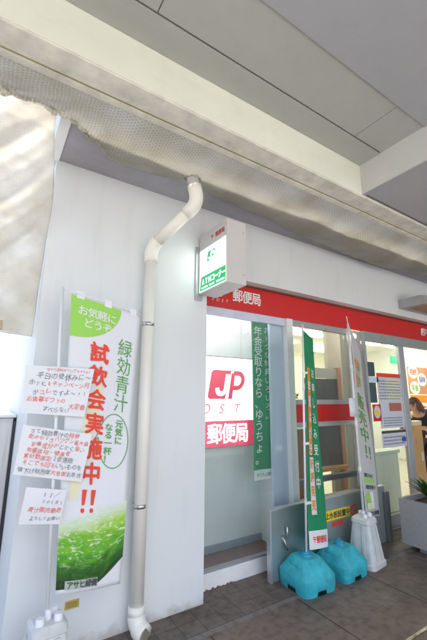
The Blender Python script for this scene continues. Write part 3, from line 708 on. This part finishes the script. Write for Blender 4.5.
cu = link('bubble_curtain', bm, CURT, None, True); cu.modifiers.new('thickness', 'SOLIDIFY').thickness = .003
tag(cu, 'translucent cream sheet hanging in folds left of the white wall', 'curtain')
t = thing('curtain_weight_rod', (0, 2.72, 1.9), 'thin pale rod tied along the bottom edge of the hanging sheet', 'rod')
part('rod', T([(-1.7, 2.72, 2.08), (.15, 2.72, 1.93)], .008, 8), PVC, t, True)
part('rod_clamp', B(.02, .05, 2.70, 2.74, 1.93, 1.99), mat('tan_plastic', (.45, .36, .25)), t)

# ---------------------------------------------------------------- things at the far left
t = thing('metal_cabinet', (-.3, 3.3, 0), 'grey brushed steel cabinet standing left of the white wall', 'cabinet')
part('cabinet_body', B(-.9, .225, 3.3, 4.2, .06, 1.325, bev=.008), mat('cabinet_steel', (.50, .50, .52), .35, .5, var=.12, vscale=5, stretch=(10, 10, .4)), t)
part('cabinet_top', B(-.92, .242, 3.28, 4.22, 1.325, 1.347, bev=.004), ALU, t)
for x in (-.85, .13): part('cabinet_foot', B(x, x+.06, 3.34, 3.42, 0, .06), DARK, t)
part('gap_shadow_strip', B(.2255, .244, 3.295, 4.2, .06, 1.30), DARK, t)  # dark strip standing in for the shadow in the gap beside the wall
t = thing('street_banner', (.25, 4.3, 0), 'narrow white street sign with a rounded black and red top past the wall', 'sign')
part('post', B(.12, .34, 4.30, 4.34, 0, 2.45), mat('sign_white_board', (.8, .8, .8), .5), t)
bm = bmesh.new(); fs = lambda u, v, o=0: Vector((u, 4.295, v))
pts = [(.235, 2.40), (.36, 2.40), (.36, 2.66)]+[(.36-.125*math.sin(R(a)), 2.52+.14*math.cos(R(a))) for a in range(10, 91, 10)]
poly(bm, fs, pts); r = bmesh.ops.extrude_face_region(bm, geom=bm.faces[:])
for v in [e for e in r['geom'] if isinstance(e, bmesh.types.BMVert)]: v.co.y += .05
part('head', bm, DARK, t)
bm = bmesh.new(); quad(bm, lambda u, v, o: Vector((.27+u*.03, 4.292, 2.44+v*.13)), 0, 0, 1, 1); part('red_mark', bm, REDP, t)
# distant pale building across the street
t = thing('distant_building', (10, 60, 0), 'very distant low pale building on the horizon at the far left', 'building')
part('wall', B(-25, 14, 60, 70, 0, 4), mat('far_white', (.75, .76, .8), .7), t)
part('window_band', B(-24, 13, 59.95, 60.01, 1.2, 2.0), mat('far_window', (.3, .38, .55), .3), t)

# ---------------------------------------------------------------- nobori flags
def pole_parts(t, top, bot, rad=.009, splits=(.45,)):
    top, bot = Vector(top), Vector(bot); part('pole', T([bot, top], rad, 12), WHITE, t, True)
    for s in splits:
        c = top.lerp(bot, s); d_ = (bot-top).normalized(); part('pole_joint', T([c-d_*.03, c+d_*.03], rad+.004, 12), WHITE, t, True)
# left: white juice flag (front plane about y = 2.27)
t = thing('tasting_flag', (.425, 2.27, .3), 'big white flag with red and green writing and green juice splash on the wall side', 'flag')
pole_parts(t, (.331, 2.262, 2.16), (.420, 2.262, .36), splits=(.42,))
part('cross_bar', T([(.331, 2.262, 2.148), (.62, 2.275, 2.10), (.856, 2.285, 2.049)], .005, 8), WHITE, t, True)
ff = bilinear((.388, 2.275, 2.132), (.852, 2.285, 2.042), (.452, 2.27, .452), (.822, 2.30, .405), lambda u, v: .010*math.sin(v*7+u*2)+.008*math.sin(u*4))
sheet('cloth', ff, CLOTH, t, 16, 60)
for u in (.12, .5, .88): part('loop', poly(bmesh.new(), ff, [(u-.05, -.018), (u+.05, -.018), (u+.05, .012), (u-.05, .012)], .003), WHITE, t)
bm = bmesh.new(); vs_ = [(.0, .005), (.70, .005)]+[(.70*math.cos(R(a)), .005+.155*math.sin(R(a))+0) for a in range(8, 91, 8)]+[(0, .165)]
poly(bm, ff, vs_, .0025, 1); part('green_sector', bm, LGREEN, t)
bm = bmesh.new(); htext(bm, ff, 'お気軽に', .16, .055, .135, .036, off=.005, bold=.01); htext(bm, ff, 'どうぞ', .24, .098, .135, .036, off=.005, bold=.01); part('lettering', bm, WHITEP, t)
bm = bmesh.new(); vtext(bm, ff, '緑効青汁', .80, .155, .215, .068, .0715, off=.004); part('lettering', bm, GREENP, t)
bm = bmesh.new()
poly(bm, ff, [(.12, .63), (.30, .40), (.44, .31), (.52, .33), (.40, .52), (.25, .70), (.12, .78)], .002, 1); part('yellow_brush_mark', bm, mat('pale_yellow_print', (.78, .75, .52), .7, var=.03), t)
bm = bmesh.new(); vtext(bm, ff, '試飲会実施中', .42, .200, .26, .072, .0865, off=.005, bold=.035)
for k in (0, 1):
    poly(bm, ff, [(.30+k*.13, .685), (.37+k*.13, .685), (.34+k*.13, .735), (.30+k*.13, .735)], .005); disc(bm, ff, .315+k*.13, .752, .028, .008, off=.005)
part('lettering', bm, REDP, t)
bm = bmesh.new(); vtext(bm, ff, '元気に', .80, .448, .12, .029, .031, off=.005, bold=.02); vtext(bm, ff, 'なる一杯！', .64, .465, .12, .027, .0285, off=.005, bold=.02); part('lettering', bm, GREENP, t)
bm = bmesh.new(); L = [(.725+.235*math.cos(R(a)), .512+.098*math.sin(R(a))) for a in range(0, 361, 8)]
L = [(p[0], p[1]) if not 188 < i*8 < 204 else (.43, .520) for i, p in enumerate(L)]
for a, b in zip(L[:-1], L[1:]):
    d_ = Vector((b[0]-a[0], (b[1]-a[1])*3.6)); n_ = Vector((-d_.y, d_.x)).normalized()*.006
    bm.faces.new([bm.verts.new(ff(x, y, .004)) for x, y in ((a[0]-n_.x, a[1]-n_.y/3.6), (a[0]+n_.x, a[1]+n_.y/3.6), (b[0]+n_.x, b[1]+n_.y/3.6), (b[0]-n_.x, b[1]-n_.y/3.6))])
part('bubble_outline', bm, GREENP, t)
# printed juice picture: its lower edge curves up to the right
bm = bmesh.new(); nu, nv = 20, 20; g = []
uvl = bm.loops.layers.uv.new('UVMap'); UV = {}
for j in range(nv+1):
    row = []
    for i in range(nu+1):
        u = i/nu; vt = .72; vb = .985-.075*max(0, (u-.55)/.45)**1.3
        v = bm.verts.new(ff(u, vt+(vb-vt)*j/nv, .0022)); UV[v] = (u, 1-j/nv); row.append(v)
    g.append(row)
for j in range(nv):
    for i in range(nu):
        fc = bm.faces.new((g[j][i], g[j+1][i], g[j+1][i+1], g[j][i+1]))
        for l in fc.loops: l[uvl].uv = UV[l.vert]
part('juice_picture', bm, splash_mat(), t)
bm = bmesh.new(); quad(bm, ff, .12, .962, .60, .988, .004, 6, 1); part('name_strip', bm, mat('pale_strip', (.42, .48, .42), .6), t)
bm = bmesh.new(); htext(bm, ff, 'アサヒ緑健', .19, .975, .09, .022, off=.006, bold=.03); part('lettering', bm, BLACKP, t)

# loft of rounded rectangles, used by the tanks and flag bases
def loft(levels, n=160, rnd=.35, notch=None):
    bm = bmesh.new(); rings = []
    for li, (z, hx, hy, cx, cy) in enumerate(levels):
        ring = []
        for k in range(n):
            a = 2*math.pi*(k+.5)/n; c, s = math.cos(a), math.sin(a); p = 2/rnd
            rr = (abs(c)**p+abs(s)**p)**(-1/p); x, y = c*rr, s*rr
            zz = z
            if notch and li <= 1:
                m_ = max(abs(x), abs(y)); o_ = y if abs(x) >= abs(y) else x
                if any(abs(o_-q) < .27 for q in notch): zz = z+.030 if li == 0 else z+.0
            ring.append(bm.verts.new((cx+x*hx, cy+y*hy, zz)))
        rings.append(ring)
    for a, b in zip(rings[:-1], rings[1:]):
        for k in range(n): bm.faces.new((a[k], a[(k+1) % n], b[(k+1) % n], b[k]))
    bm.faces.new(rings[0][::-1]); bm.faces.new(rings[-1]); return bm
def shade_auto(o, ang=35):
    me = o.data
    for p in me.polygons: p.use_smooth = True
    try: me.set_sharp_from_angle(angle=R(ang))
    except Exception: pass
def tank(x, y, rz, label):
    t = thing('water_tank_base', (x, y, 0), label, 'flag base', 'turquoise water tanks weighting the flags')
    M_ = Matrix.Translation((x, y, 0)) @ Matrix.Rotation(rz, 4, 'Z')
    def P(name, bm, m):
        bmesh.ops.transform(bm, matrix=M_, verts=bm.verts); o = part(name, bm, m, t); shade_auto(o); return o
    P('tank_body', loft([(.0, .165, .165, 0, 0), (.045, .170, .170, 0, 0), (.112, .172, .172, 0, 0), (.122, .166, .166, 0, 0), (.212, .098, .098, 0, 0), (.222, .088, .088, 0, 0)], rnd=.26, notch=(.0,)), TANK)
    P('pole_socket', T([(0, 0, .22), (0, 0, .238), (0, 0, .239), (0, 0, .25)], [.05, .048, .034, .032], 24), TANKD)
    P('filler_cap', T([(.055, .05, .222), (.055, .05, .245)], [.022, .020], 18), TANKD)
    for sx in (-1, 1): P('grip_ridge', B(sx*.125-.008, sx*.125+.008, -.06, .06, .15, .19, bev=.006), TANK)
    return t
tank(2.410, 2.325, R(-4), 'front turquoise water tank holding the pole of the green flag')
tank(2.835, 2.325, R(3), 'turquoise water tank without a flag beside the white flag base')
def white_base(x, y, rz, h, label, k=1):
    t = thing('flag_base', (x, y, 0), label, 'flag base', 'white tapered plastic flag bases')
    M_ = Matrix.Translation((x, y, 0)) @ Matrix.Rotation(rz, 4, 'Z')
    def P(name, bm, m):
        bmesh.ops.transform(bm, matrix=M_, verts=bm.verts); o = part(name, bm, m, t); shade_auto(o); return o
    P('base_body', loft([(0, .135, .135, 0, 0), (.035, .135, .135, 0, 0), (.045, .125, .125, 0, 0), (h*.86, .085, .085, 0, 0), (h*.88, .092, .092, 0, 0), (h*.96, .088, .088, 0, 0), (h, .070, .070, 0, 0)], rnd=.3), CONC)
    for sx in (-1, 1):
        for a in (0, 1):
            bm = bmesh.new()
            for q in range(2):
                pass
            z0, z1 = .06, h*.84; w0, w1 = .124, .088
            o0, o1 = sx*.045, sx*.032
            vs = []
            for (z, w_, o_) in ((z0, w0, o0), (z1, w1, o1)):
                for d1, d2 in ((-.012, 0), (.012, 0), (.012, .009), (-.012, .009)):
                    p = Vector((o_+d1, -(w_+d2), z)) if a == 0 else Vector((-(w_+d2), o_+d1, z)); vs.append(bm.verts.new(p))
            for i in range(4): bm.faces.new((vs[i], vs[(i+1) % 4], vs[4+(i+1) % 4], vs[4+i]))
            bm.faces.new(vs[4:]); bm.faces.new(vs[:4]); P('rib', bm, CONC)
    for a, b in ((-.045, -.035), (.045, -.035), (.04, .045)): P('cap', T([(a, b, h-.01), (a, b, h+.02), (a, b, h+.03)], [.022, .023, .018], 16), WHITE)
    P('socket', T([(0, 0, h-.01), (0, 0, h+.045)], [.018, .016], 14), WHITE)
    return t
white_base(3.185, 2.31, R(8), .40, 'white tapered base under the narrow white flag by the entrance')
white_base(.425, 2.262, R(4), .355, 'white tapered base with caps under the big juice flag')

# green flag
t = thing('green_flag', (2.40, 2.31, .24), 'narrow green flag with orange boxes and white writing on a blue tank', 'flag')
pole_parts(t, (2.470, 2.30, 2.175), (2.402, 2.312, .235), splits=(.30,))
for z in (1.72, 1.10, .62): 
    xx = 2.470-(2.175-z)*.035; part('tie_loop', B(xx-.012, xx+.05, 2.292, 2.312, z-.010, z+.010, bev=.003), WHITE, t)
part('top_rod', T([(2.469, 2.30, 2.16), (2.60, 2.365, 2.135), (2.792, 2.46, 2.10)], .004, 8), WHITE, t, True)
fg = bilinear((2.492, 2.31, 2.125), (2.785, 2.46, 2.088), (2.430, 2.30, .262), (2.735, 2.38, .205), lambda u, v: .012*math.sin(v*6+u*3)*v)
sheet('cloth', fg, GREENC, t, 12, 50)
bm = quad(bmesh.new(), fg, 0, .925, 1, 1, .003, 6, 1); part('white_hem', bm, WHITEP, t)
bm = bmesh.new(); htext(bm, fg, '〒郵便局', .25, .963, .19, .030, off=.005, bold=.02); part('lettering', bm, REDP, t)
bm = bmesh.new(); quad(bm, fg, .16, .18, .42, .60, .003, 3, 30); part('orange_panel', bm, ORANGEP, t)
bm = bmesh.new(); vtext(bm, fg, '年賀はがき', .29, .275, .22, .055, .075, off=.005, bold=.02); vtext(bm, fg, 'お申し込み受付中', .66, .20, .26, .05, .075, off=.005, bold=.02); part('lettering', bm, WHITEP, t)
bm = bmesh.new(); quad(bm, fg, .20, .61, .46, .86, .003, 3, 20); part('pale_panel', bm, PINKG, t)
bm = bmesh.new(); vtext(bm, fg, '好評発売', .33, .64, .20, .045, .06, off=.005, bold=.02); part('lettering', bm, ORANGEP, t)

# narrow white flag
t = thing('white_flag', (3.19, 2.31, .4), 'narrow white flag with green vertical writing standing by the entrance', 'flag')
pole_parts(t, (3.156, 2.30, 2.262), (3.186, 2.31, .40), rad=.011, splits=(.25, .55, .78))
part('top_rod', T([(3.10, 2.27, 2.33), (3.156, 2.30, 2.25), (3.36, 2.385, 2.15), (3.545, 2.46, 2.035)], .004, 8), WHITE, t, True)
fw_ = bilinear((3.185, 2.305, 2.215), (3.545, 2.45, 2.02), (3.206, 2.31, .372), (3.60, 2.40, .31), lambda u, v: .010*math.sin(v*8+u*3))
sheet('cloth', fw_, mat('greyish_white_cloth', (.62, .61, .60), .8, var=.03, trans=.2), t, 12, 50)
bm = bmesh.new(); vtext(bm, fw_, '好評', .52, .17, .30, .075, .09, off=.004); vtext(bm, fw_, '販売中', .50, .375, .50, .083, .093, off=.004, bold=.01)
for k in (0, 1):
    poly(bm, fw_, [(.40+k*.22, .62), (.50+k*.22, .62), (.46+k*.22, .665), (.41+k*.22, .665)], .004); disc(bm, fw_, .43+k*.22, .682, .035, .008, off=.004)
part('lettering', bm, mat('olive_green_print', (.13, .33, .06), .6), t)
bm = bmesh.new(); disc(bm, fw_, .27, .17, .13, .03, off=.003); poly(bm, fw_, [(.2, .25), (.3, .2), (.36, .30), (.28, .31)], .003); part('orange_mark', bm, ORANGEP, t)
bm = bmesh.new(); quad(bm, fw_, .08, .80, .72, .82, .003, 4, 1); disc(bm, fw_, .32, .905, .24, .035, off=.003, a0=0, a1=360); part('green_picture', bm, LGREEN, t)
bm = bmesh.new(); poly(bm, fw_, [(.30, .87), (.55, .865), (.62, .955), (.45, .95)], .005); part('glass_picture', bm, WHITEP, t)
bm = bmesh.new(); poly(bm, fw_, [(.1, .925), (.42, .925), (.45, .955), (.1, .955)], .006); part('yellow_picture', bm, mat('pale_yellow_print', (.8, .76, .42)), t)
bm = bmesh.new(); htext(bm, fw_, '青汁の', .2, .785, .17, .022, off=.005, bold=.02); htext(bm, fw_, '緑効青汁', .22, .845, .16, .022, off=.005, bold=.02); htext(bm, fw_, 'アサヒ緑健', .2, .978, .16, .022, off=.005, bold=.03); part('lettering', bm, mat('dark_green_print', (.03, .09, .07)), t)

# ---------------------------------------------------------------- handwritten papers on the left pole
PAPER = mat('laminated_paper', (.74, .76, .78), .25, var=.02)
def paper(TL, TR, BL, BR, rows, label):
    t = thing('paper_notice', BL, label, 'notice', 'handwritten papers fixed to the flag pole')
    fp = bilinear(TL, TR, BL, BR, lambda u, v: .006*math.sin(u*2.4+.5)*math.cos(v*2.2)-.010*max(0, u-.8)*5*max(0, v-.7)); sh = sheet('sheet', fp, PAPER, t, 10, 10, .0006)
    for p in sh.data.polygons: p.use_smooth = False
    from mathutils import noise as nz
    fq = lambda u, v, o=0: fp(u+.017*nz.noise(Vector((u*11, v*11, 1))), v+.018*nz.noise(Vector((u*13, v*13, 5))), o)
    bs = {'r': bmesh.new(), 'k': bmesh.new()}
    asp = (Vector(TR)-Vector(TL)).length/(Vector(BL)-Vector(TL)).length
    for (v, u0, size, runs) in rows:
        u = u0; tot = sum(len(s) for c, s in runs)*size/asp*.95
        if u+tot > .97: size *= (.97-u)/tot
        for c, s in runs:
            for ch in s:
                sc = size*random.uniform(.76, .94)
                put(bs[c], fq, ch, u+size/asp/2, v+random.uniform(-.018, .018), sc/asp, sc, off=.002, bold=.002, shear=random.uniform(0, .15), rot=random.uniform(-9, 9)); u += size/asp*.95
    part('handwriting', bs['r'], mat('red_marker', (.80, .16, .12), .6), t); part('handwriting', bs['k'], mat('grey_marker', (.20, .20, .22), .6), t)
k_ = .9458*2.4/2.37*(2.235/2.27)
def pp(x, z, y=2.235): return (x*y/2.37, y, 1.5+(z-1.5)*y/2.37)
paper(pp(.190, 1.675), pp(.590, 1.670), pp(.196, 1.400), pp(.552, 1.368), [
    (.07, .28, .095, [('r', '今なら送料がついてきません！')]),
    (.20, .16, .155, [('k', '平日の昼休みに〜')]),
    (.37, .06, .15, [('k', 'ホッと'), ('r', '6キャンペーン月')]),
    (.54, .12, .15, [('k', 'が'), ('r', 'コレ'), ('k', 'ですよ〜!!')]),
    (.71, .05, .13, [('r', 'お歳暮ギフトの')]),
    (.80, .70, .14, [('r', '大定番')]),
    (.90, .30, .13, [('k', 'すべらない')])],
    'topmost handwritten paper on the pole, with red and black lines')
paper(pp(.213, 1.333), pp(.607, 1.262), pp(.192, 1.066), pp(.566, .985), [
    (.09, .10, .125, [('k', 'さて緑効青汁の'), ('r', '特徴')]),
    (.22, .10, .125, [('r', '飲みやすさバツグン最大級')]),
    (.35, .14, .125, [('r', '栄養成分が'), ('k', 'とかく'), ('r', '強い')]),
    (.48, .10, .125, [('r', '有機栽培'), ('k', '・'), ('r', '健康者')]),
    (.61, .08, .125, [('r', '累計数限定'), ('k', '2年連続')]),
    (.74, .08, .125, [('r', 'そこで今回も'), ('k', 'いいものを')]),
    (.89, .04, .125, [('k', '値下げ特別版'), ('r', '大感謝'), ('k', 'お急ぎ')])],
    'middle handwritten paper on the pole, densely written in red and black')
paper(pp(.266, .993), pp(.485, .950), pp(.246, .803), pp(.462, .768), [
    (.16, .40, .19, [('k', '11／')]),
    (.36, .42, .22, [('k', '30(月)')]),
    (.60, .14, .21, [('r', '青汁販売最終')]),
    (.84, .22, .17, [('k', 'よろしくお願い')])],
    'lowest and smallest handwritten paper on the pole, with a date')
t = thing('pole_notice', (3.2, 2.26, 1.2), 'small blank white paper clipped to the narrow white flag', 'notice')
f = bilinear(pp(3.175, 1.495, 2.27), pp(3.305, 1.495, 2.27), pp(3.175, 1.312, 2.27), pp(3.305, 1.30, 2.27)); sheet('sheet', f, PAPER, t, 2, 2)
bm = bmesh.new(); vtext(bm, f, 'いい', .35, .35, .2, .14, off=.002); part('handwriting', bm, mat('grey_ink', (.22, .23, .28)), t)
t = thing('gold_sticker', (.6, 2.546, .22), 'small gold label stuck low on the white wall under the juice flag', 'sticker')
part('label_plate', B(.570, .652, 2.545, 2.549, .226, .272), mat('gold_label', (.66, .48, .12), .3, .3), t)
f = plane_xz(.570, .652, .272, .226, 2.5445)
bm = bmesh.new(); lines(bm, f, .12, .9, .15, .85, 3, .3); part('small_print', bm, mat('brown_ink', (.12, .07, .03)), t)

# ---------------------------------------------------------------- flood board
t = thing('flood_board', (3.0, 2.5, 0), 'grey metal flood barrier board with handle and yellow sticker across the glass front', 'flood board')
part('board', B(2.19, 3.85, 2.50, 2.535, .0, .545, bev=.004), mat('board_metal', (.36, .43, .43), .32, .55, var=.10, vscale=3), t)
part('edge_strip', B(2.172, 2.189, 2.492, 2.542, .0, .55, bev=.002), ALU, t)
part('end_post', B(3.80, 3.87, 2.46, 2.499, .0, .50, bev=.01), DFRAME, t)
part('top_rail', B(2.19, 3.85, 2.494, 2.541, .546, .556), ALU, t)
h_ = part('handle', T([(2.352, 2.49, .40), (2.352, 2.476, .40), (2.352, 2.476, .31), (2.352, 2.49, .31)], .008, 10), STEEL, t, True)
part('latch_plate', B(2.30, 2.33, 2.492, 2.4995, .24, .34), STEEL, t)
part('latch_lever', T([(2.315, 2.488, .32), (2.335, 2.478, .26), (2.35, 2.478, .22)], .007, 8), STEEL, t, True)
f = plane_xz(2.86, 3.235, .435, .345, 2.4985)
s_ = part('yellow_sticker', poly(bmesh.new(), f, [(0, 0), (1, 0), (1, 1), (0, 1)]), YELLOWP, t)
bm = bmesh.new()
for i, ch in enumerate('止水板設置中'): put(bm, f, ch, .09+i*.163, .5, .16, .16*4.1, bold=.03, off=.001)
part('lettering', bm, BLACKP, s_)
bm = bmesh.new(); f2 = plane_xz(3.245, 3.345, .44, .34, 2.4985)
for a in range(0, 360, 15):
    bm.faces.new([bm.verts.new(f2(.5+r_2*math.cos(R(q)), .5+r_2*math.sin(R(q)), .001)) for r_2, q in ((.5, a), (.5, a+15), (.36, a+15), (.36, a))])
poly(bm, f2, [(.12, .22), (.22, .12), (.88, .78), (.78, .88)], .0015); part('prohibition_mark', bm, REDP, t)
bm = bmesh.new(); f3 = plane_xz(2.95, 3.12, .335, .28, 2.4985); htext(bm, f3, '開放厳禁', .14, .5, .24, .75, bold=.04); part('lettering', bm, REDP, t)

# ---------------------------------------------------------------- planter and its plant
t = thing('planter', (4.0, 1.8, 0), 'grey stone textured box planter at the right edge on small feet', 'planter')
PL = mat('planter_grey', (.40, .38, .38), .7, var=.06, vscale=30, bump=.5, bscale=120)
bm = bmesh.new(); x0, x1, y0, y1 = 3.80, 4.28, .9, 2.32
for a in ((x0, x0+.035, y0, y1), (x1-.035, x1, y0, y1), (x0+.035, x1-.035, y0, y0+.035), (x0+.035, x1-.035, y1-.035, y1)): box(bm, *a, .05, .475)
part('planter_wall', bm, PL, t); part('planter_bottom', B(x0+.035, x1-.035, y0+.035, y1-.035, .05, .08), PL, t)
part('soil', B(x0+.036, x1-.036, y0+.036, y1-.036, .08, .425), mat('soil', (.045, .03, .022), .9, var=.4, vscale=40, bump=1, bscale=30), t)
for yy in (1.1, 2.05): part('foot', B(x0+.06, x1-.06, yy, yy+.13, 0, .05), mat('foot_grey', (.30, .30, .31), .6), t)
def plant(x, y, n, label, h=.30):
    t = thing('leafy_plant', (x, y, .42), label, 'plant', 'green plants growing in the grey planter')
    bm = bmesh.new()
    for i in range(n):
        a = random.uniform(0, 2*math.pi); l = h*random.uniform(.6, 1.1); out = random.uniform(.25, .9); wd = random.uniform(.014, .026)
        d_ = Vector((math.cos(a), math.sin(a), 0)); sd_ = Vector((-d_.y, d_.x, 0)); prev = None
        for k in range(7):
            s = k/6; c = Vector((x, y, .42))+d_*(l*out*s*(.4+.6*s))+Vector((0, 0, l*(s-.35*out*s*s))); ww = wd*math.sin(math.pi*min(1, s*.85+.12))
            cur = (bm.verts.new(c-sd_*ww+Vector((0, 0, .004))), bm.verts.new(c), bm.verts.new(c+sd_*ww+Vector((0, 0, .004))))
            if prev:
                for j in (0, 1): bm.faces.new((prev[j], prev[j+1], cur[j+1], cur[j]))
            prev = cur
    part('leaves', bm, mat('strap_leaf', (.05, .14, .035), .4, var=.45, vscale=14, trans=.2), t, True)
    part('stem', T([(x, y, .40), (x, y, .47)], .02, 10), mat('leaf_base', (.14, .2, .06)), t, True)
plant(4.06, 2.12, 110, 'green strap leaved plant in the back corner of the planter', .27)
plant(4.10, 1.80, 100, 'green strap leaved plant in the middle of the planter', .30)
plant(4.08, 1.45, 90, 'green strap leaved plant nearest the front of the planter', .30)

# ---------------------------------------------------------------- wall canopy fixture at the right
t = thing('wall_canopy', (4.9, 2.4, 2.7), 'grey framed canopy light fixed on the wall above the red band at right', 'canopy')
part('frame', B(4.62, 4.70, 2.20, 2.548, 2.685, 2.80, bev=.005), FRAME, t)
part('frame_front', B(4.70, 7.4, 2.20, 2.235, 2.70, 2.745, bev=.003), FRAME, t)
part('back_rail', B(4.70, 7.4, 2.51, 2.548, 2.685, 2.72), FRAME, t)
part('soffit_panel', B(4.70, 7.4, 2.236, 2.509, 2.712, 2.722), mat('orange_brown_panel', (.42, .24, .14), .5), t)
part('top_cover', B(4.62, 7.4, 2.24, 2.548, 2.80, 2.81), mat('clear_white_cover', (.75, .82, .88), .3, trans=.5), t)

# ---------------------------------------------------------------- person in the doorway
def skin_body(name, verts, edges, m, parent, sub=2):
    me = bpy.data.meshes.new(name); me.from_pydata([v[0] for v in verts], edges, []); o = bpy.data.objects.new(name, me); COL.objects.link(o)
    o.parent = parent; o.matrix_parent_inverse = parent.matrix_basis.inverted()
    md = o.modifiers.new('skin', 'SKIN')
    for i, v in enumerate(verts): me.skin_vertices[0].data[i].radius = v[1] if isinstance(v[1], tuple) else (v[1], v[1])
    me.skin_vertices[0].data[0].use_root = True
    o.modifiers.new('sub', 'SUBSURF').levels = sub; o.modifiers['sub'].render_levels = sub
    me.materials.append(m); return o
px, py = 6.20, 3.26
t = thing('person', (px+.1, py, 0), 'person in a black coat with dark brown hair leaning forward in the doorway', 'person')
SKIN = mat('skin', (.58, .36, .26), .5, var=.03); COAT = mat('black_coat', (.018, .018, .022), .8, var=.2, vscale=20); TROU = mat('dark_trousers', (.02, .02, .03), .8)
V = [((px+.12, py, .88), (.15, .12)), ((px+.14, py, 1.04), (.16, .12)), ((px+.06, py, 1.18), (.16, .13)), ((px-.06, py-.01, 1.255), (.10, .10)), ((px-.13, py-.02, 1.29), (.055, .055)),
     ((px-.18, py-.03, 1.33), (.075, .08)), ((px-.23, py-.04, 1.39), (.08, .09)), ((px-.245, py-.04, 1.45), (.05, .055)),
     ((px+.06, py-.19, 1.20), .07), ((px+.0, py-.25, .98), .052), ((px-.20, py-.26, .93), .038), ((px-.27, py-.26, .93), .03),
     ((px+.04, py+.19, 1.20), .07), ((px-.04, py+.25, .98), .052), ((px-.22, py+.22, .95), .038), ((px-.29, py+.21, .94), .03),
     ((px+.10, py-.09, .80), .10), ((px+.07, py-.10, .46), .065), ((px+.12, py-.10, .10), .042), ((px-.02, py-.11, .04), .04),
     ((px+.10, py+.09, .80), .10), ((px+.09, py+.10, .46), .065), ((px+.16, py+.10, .10), .042), ((px+.02, py+.11, .04), .04)]
E_ = [(0, 1), (1, 2), (2, 3), (3, 4), (4, 5), (5, 6), (6, 7), (2, 8), (8, 9), (9, 10), (10, 11), (2, 12), (12, 13), (13, 14), (14, 15), (0, 16), (16, 17), (17, 18), (18, 19), (0, 20), (20, 21), (21, 22), (22, 23)]
skin_body('body', V, E_, SKIN, t)
g_ = lambda i, k=1.14, a=.012: (V[i][0], (V[i][1][0]+a, V[i][1][1]+a) if isinstance(V[i][1], tuple) else V[i][1]+a)
idx = [0, 1, 2, 3, 8, 9, 10, 12, 13, 14]; mp_ = {a: i for i, a in enumerate(idx)}
cv_ = [g_(i, a=.018) for i in idx]; cv_.append(((px+.11, py, .80), (.17, .145))); 
ce = [(mp_[a], mp_[b]) for a, b in E_ if a in mp_ and b in mp_]+[(0, len(cv_)-1)]
skin_body('coat', cv_, ce, COAT, t)
idx = [0, 16, 17, 18, 20, 21, 22]; mp_ = {a: i for i, a in enumerate(idx)}
skin_body('trousers', [g_(i, a=.012) for i in idx], [(mp_[a], mp_[b]) for a, b in E_ if a in mp_ and b in mp_], TROU, t)
for s in (-1, 1):
    o = part('shoe', B(px-.10+(.04 if s > 0 else 0), px+.17, py+s*.105-.045, py+s*.105+.045, .0, .085, bev=.03), DARK, t, True)
def fingers(cx, cy, cz):
    for k in range(4):
        a = Vector((cx-.02, cy-.03+k*.02, cz)); l = (.055, .068, .064, .05)[k]
        tube(bmf, [a, a+Vector((-l*.55, 0, -.008)), a+Vector((-l, 0, -.032))], [.009, .0085, .007], 8)
    tube(bmf, [(cx+.01, cy-.035, cz), (cx-.015, cy-.062, cz-.012), (cx-.04, cy-.066, cz-.02)], [.011, .010, .008], 8)
bmf = bmesh.new(); fingers(px-.28, py-.26, .93); fingers(px-.30, py+.21, .94); part('fingers', bmf, SKIN, t, True)
# hair: a shaped cap of strands with a ponytail, face turned away to the left
bm = bmesh.new(); hc = Vector((px-.215, py-.04, 1.405))
for i in range(520):
    a = random.uniform(0, 2*math.pi); e = random.uniform(-.15, 1)*math.pi/2
    n_ = Vector((math.cos(a)*math.cos(e), math.sin(a)*math.cos(e), math.sin(e)))
    if n_.x < -.6 and n_.z < .5: continue
    p = hc+Vector((n_.x*.092, n_.y*.088, n_.z*.11)); d_ = Vector((.35*n_.x+.15, .35*n_.y, -1)).normalized(); l = random.uniform(.09, .17)
    tube(bm, [p, p+d_*l*.5+n_*.012, p+d_*l], [.008, .007, .002], 5, False)
part('hair', bm, mat('brown_hair', (.07, .035, .02), .4, var=.35, vscale=30, stretch=(3, 3, .5)), t, True)
bm = bmesh.new(); box(bm, px-.335, px-.315, py-.046, py-.034, 1.375, 1.395, bev=.005); part('nose', bm, SKIN, t, True)
for s in (-1, 1):
    bm = bmesh.new(); bmesh.ops.create_uvsphere(bm, u_segments=10, v_segments=8, radius=.012)
    for v in bm.verts: v.co += Vector((px-.295, py-.04+s*.03, 1.41))
    part('eye', bm, DARK, t, True)
bm = bmesh.new(); box(bm, px-.318, px-.305, py-.06, py-.02, 1.34, 1.348, bev=.002); part('mouth', bm, mat('lips', (.45, .18, .15)), t, True)
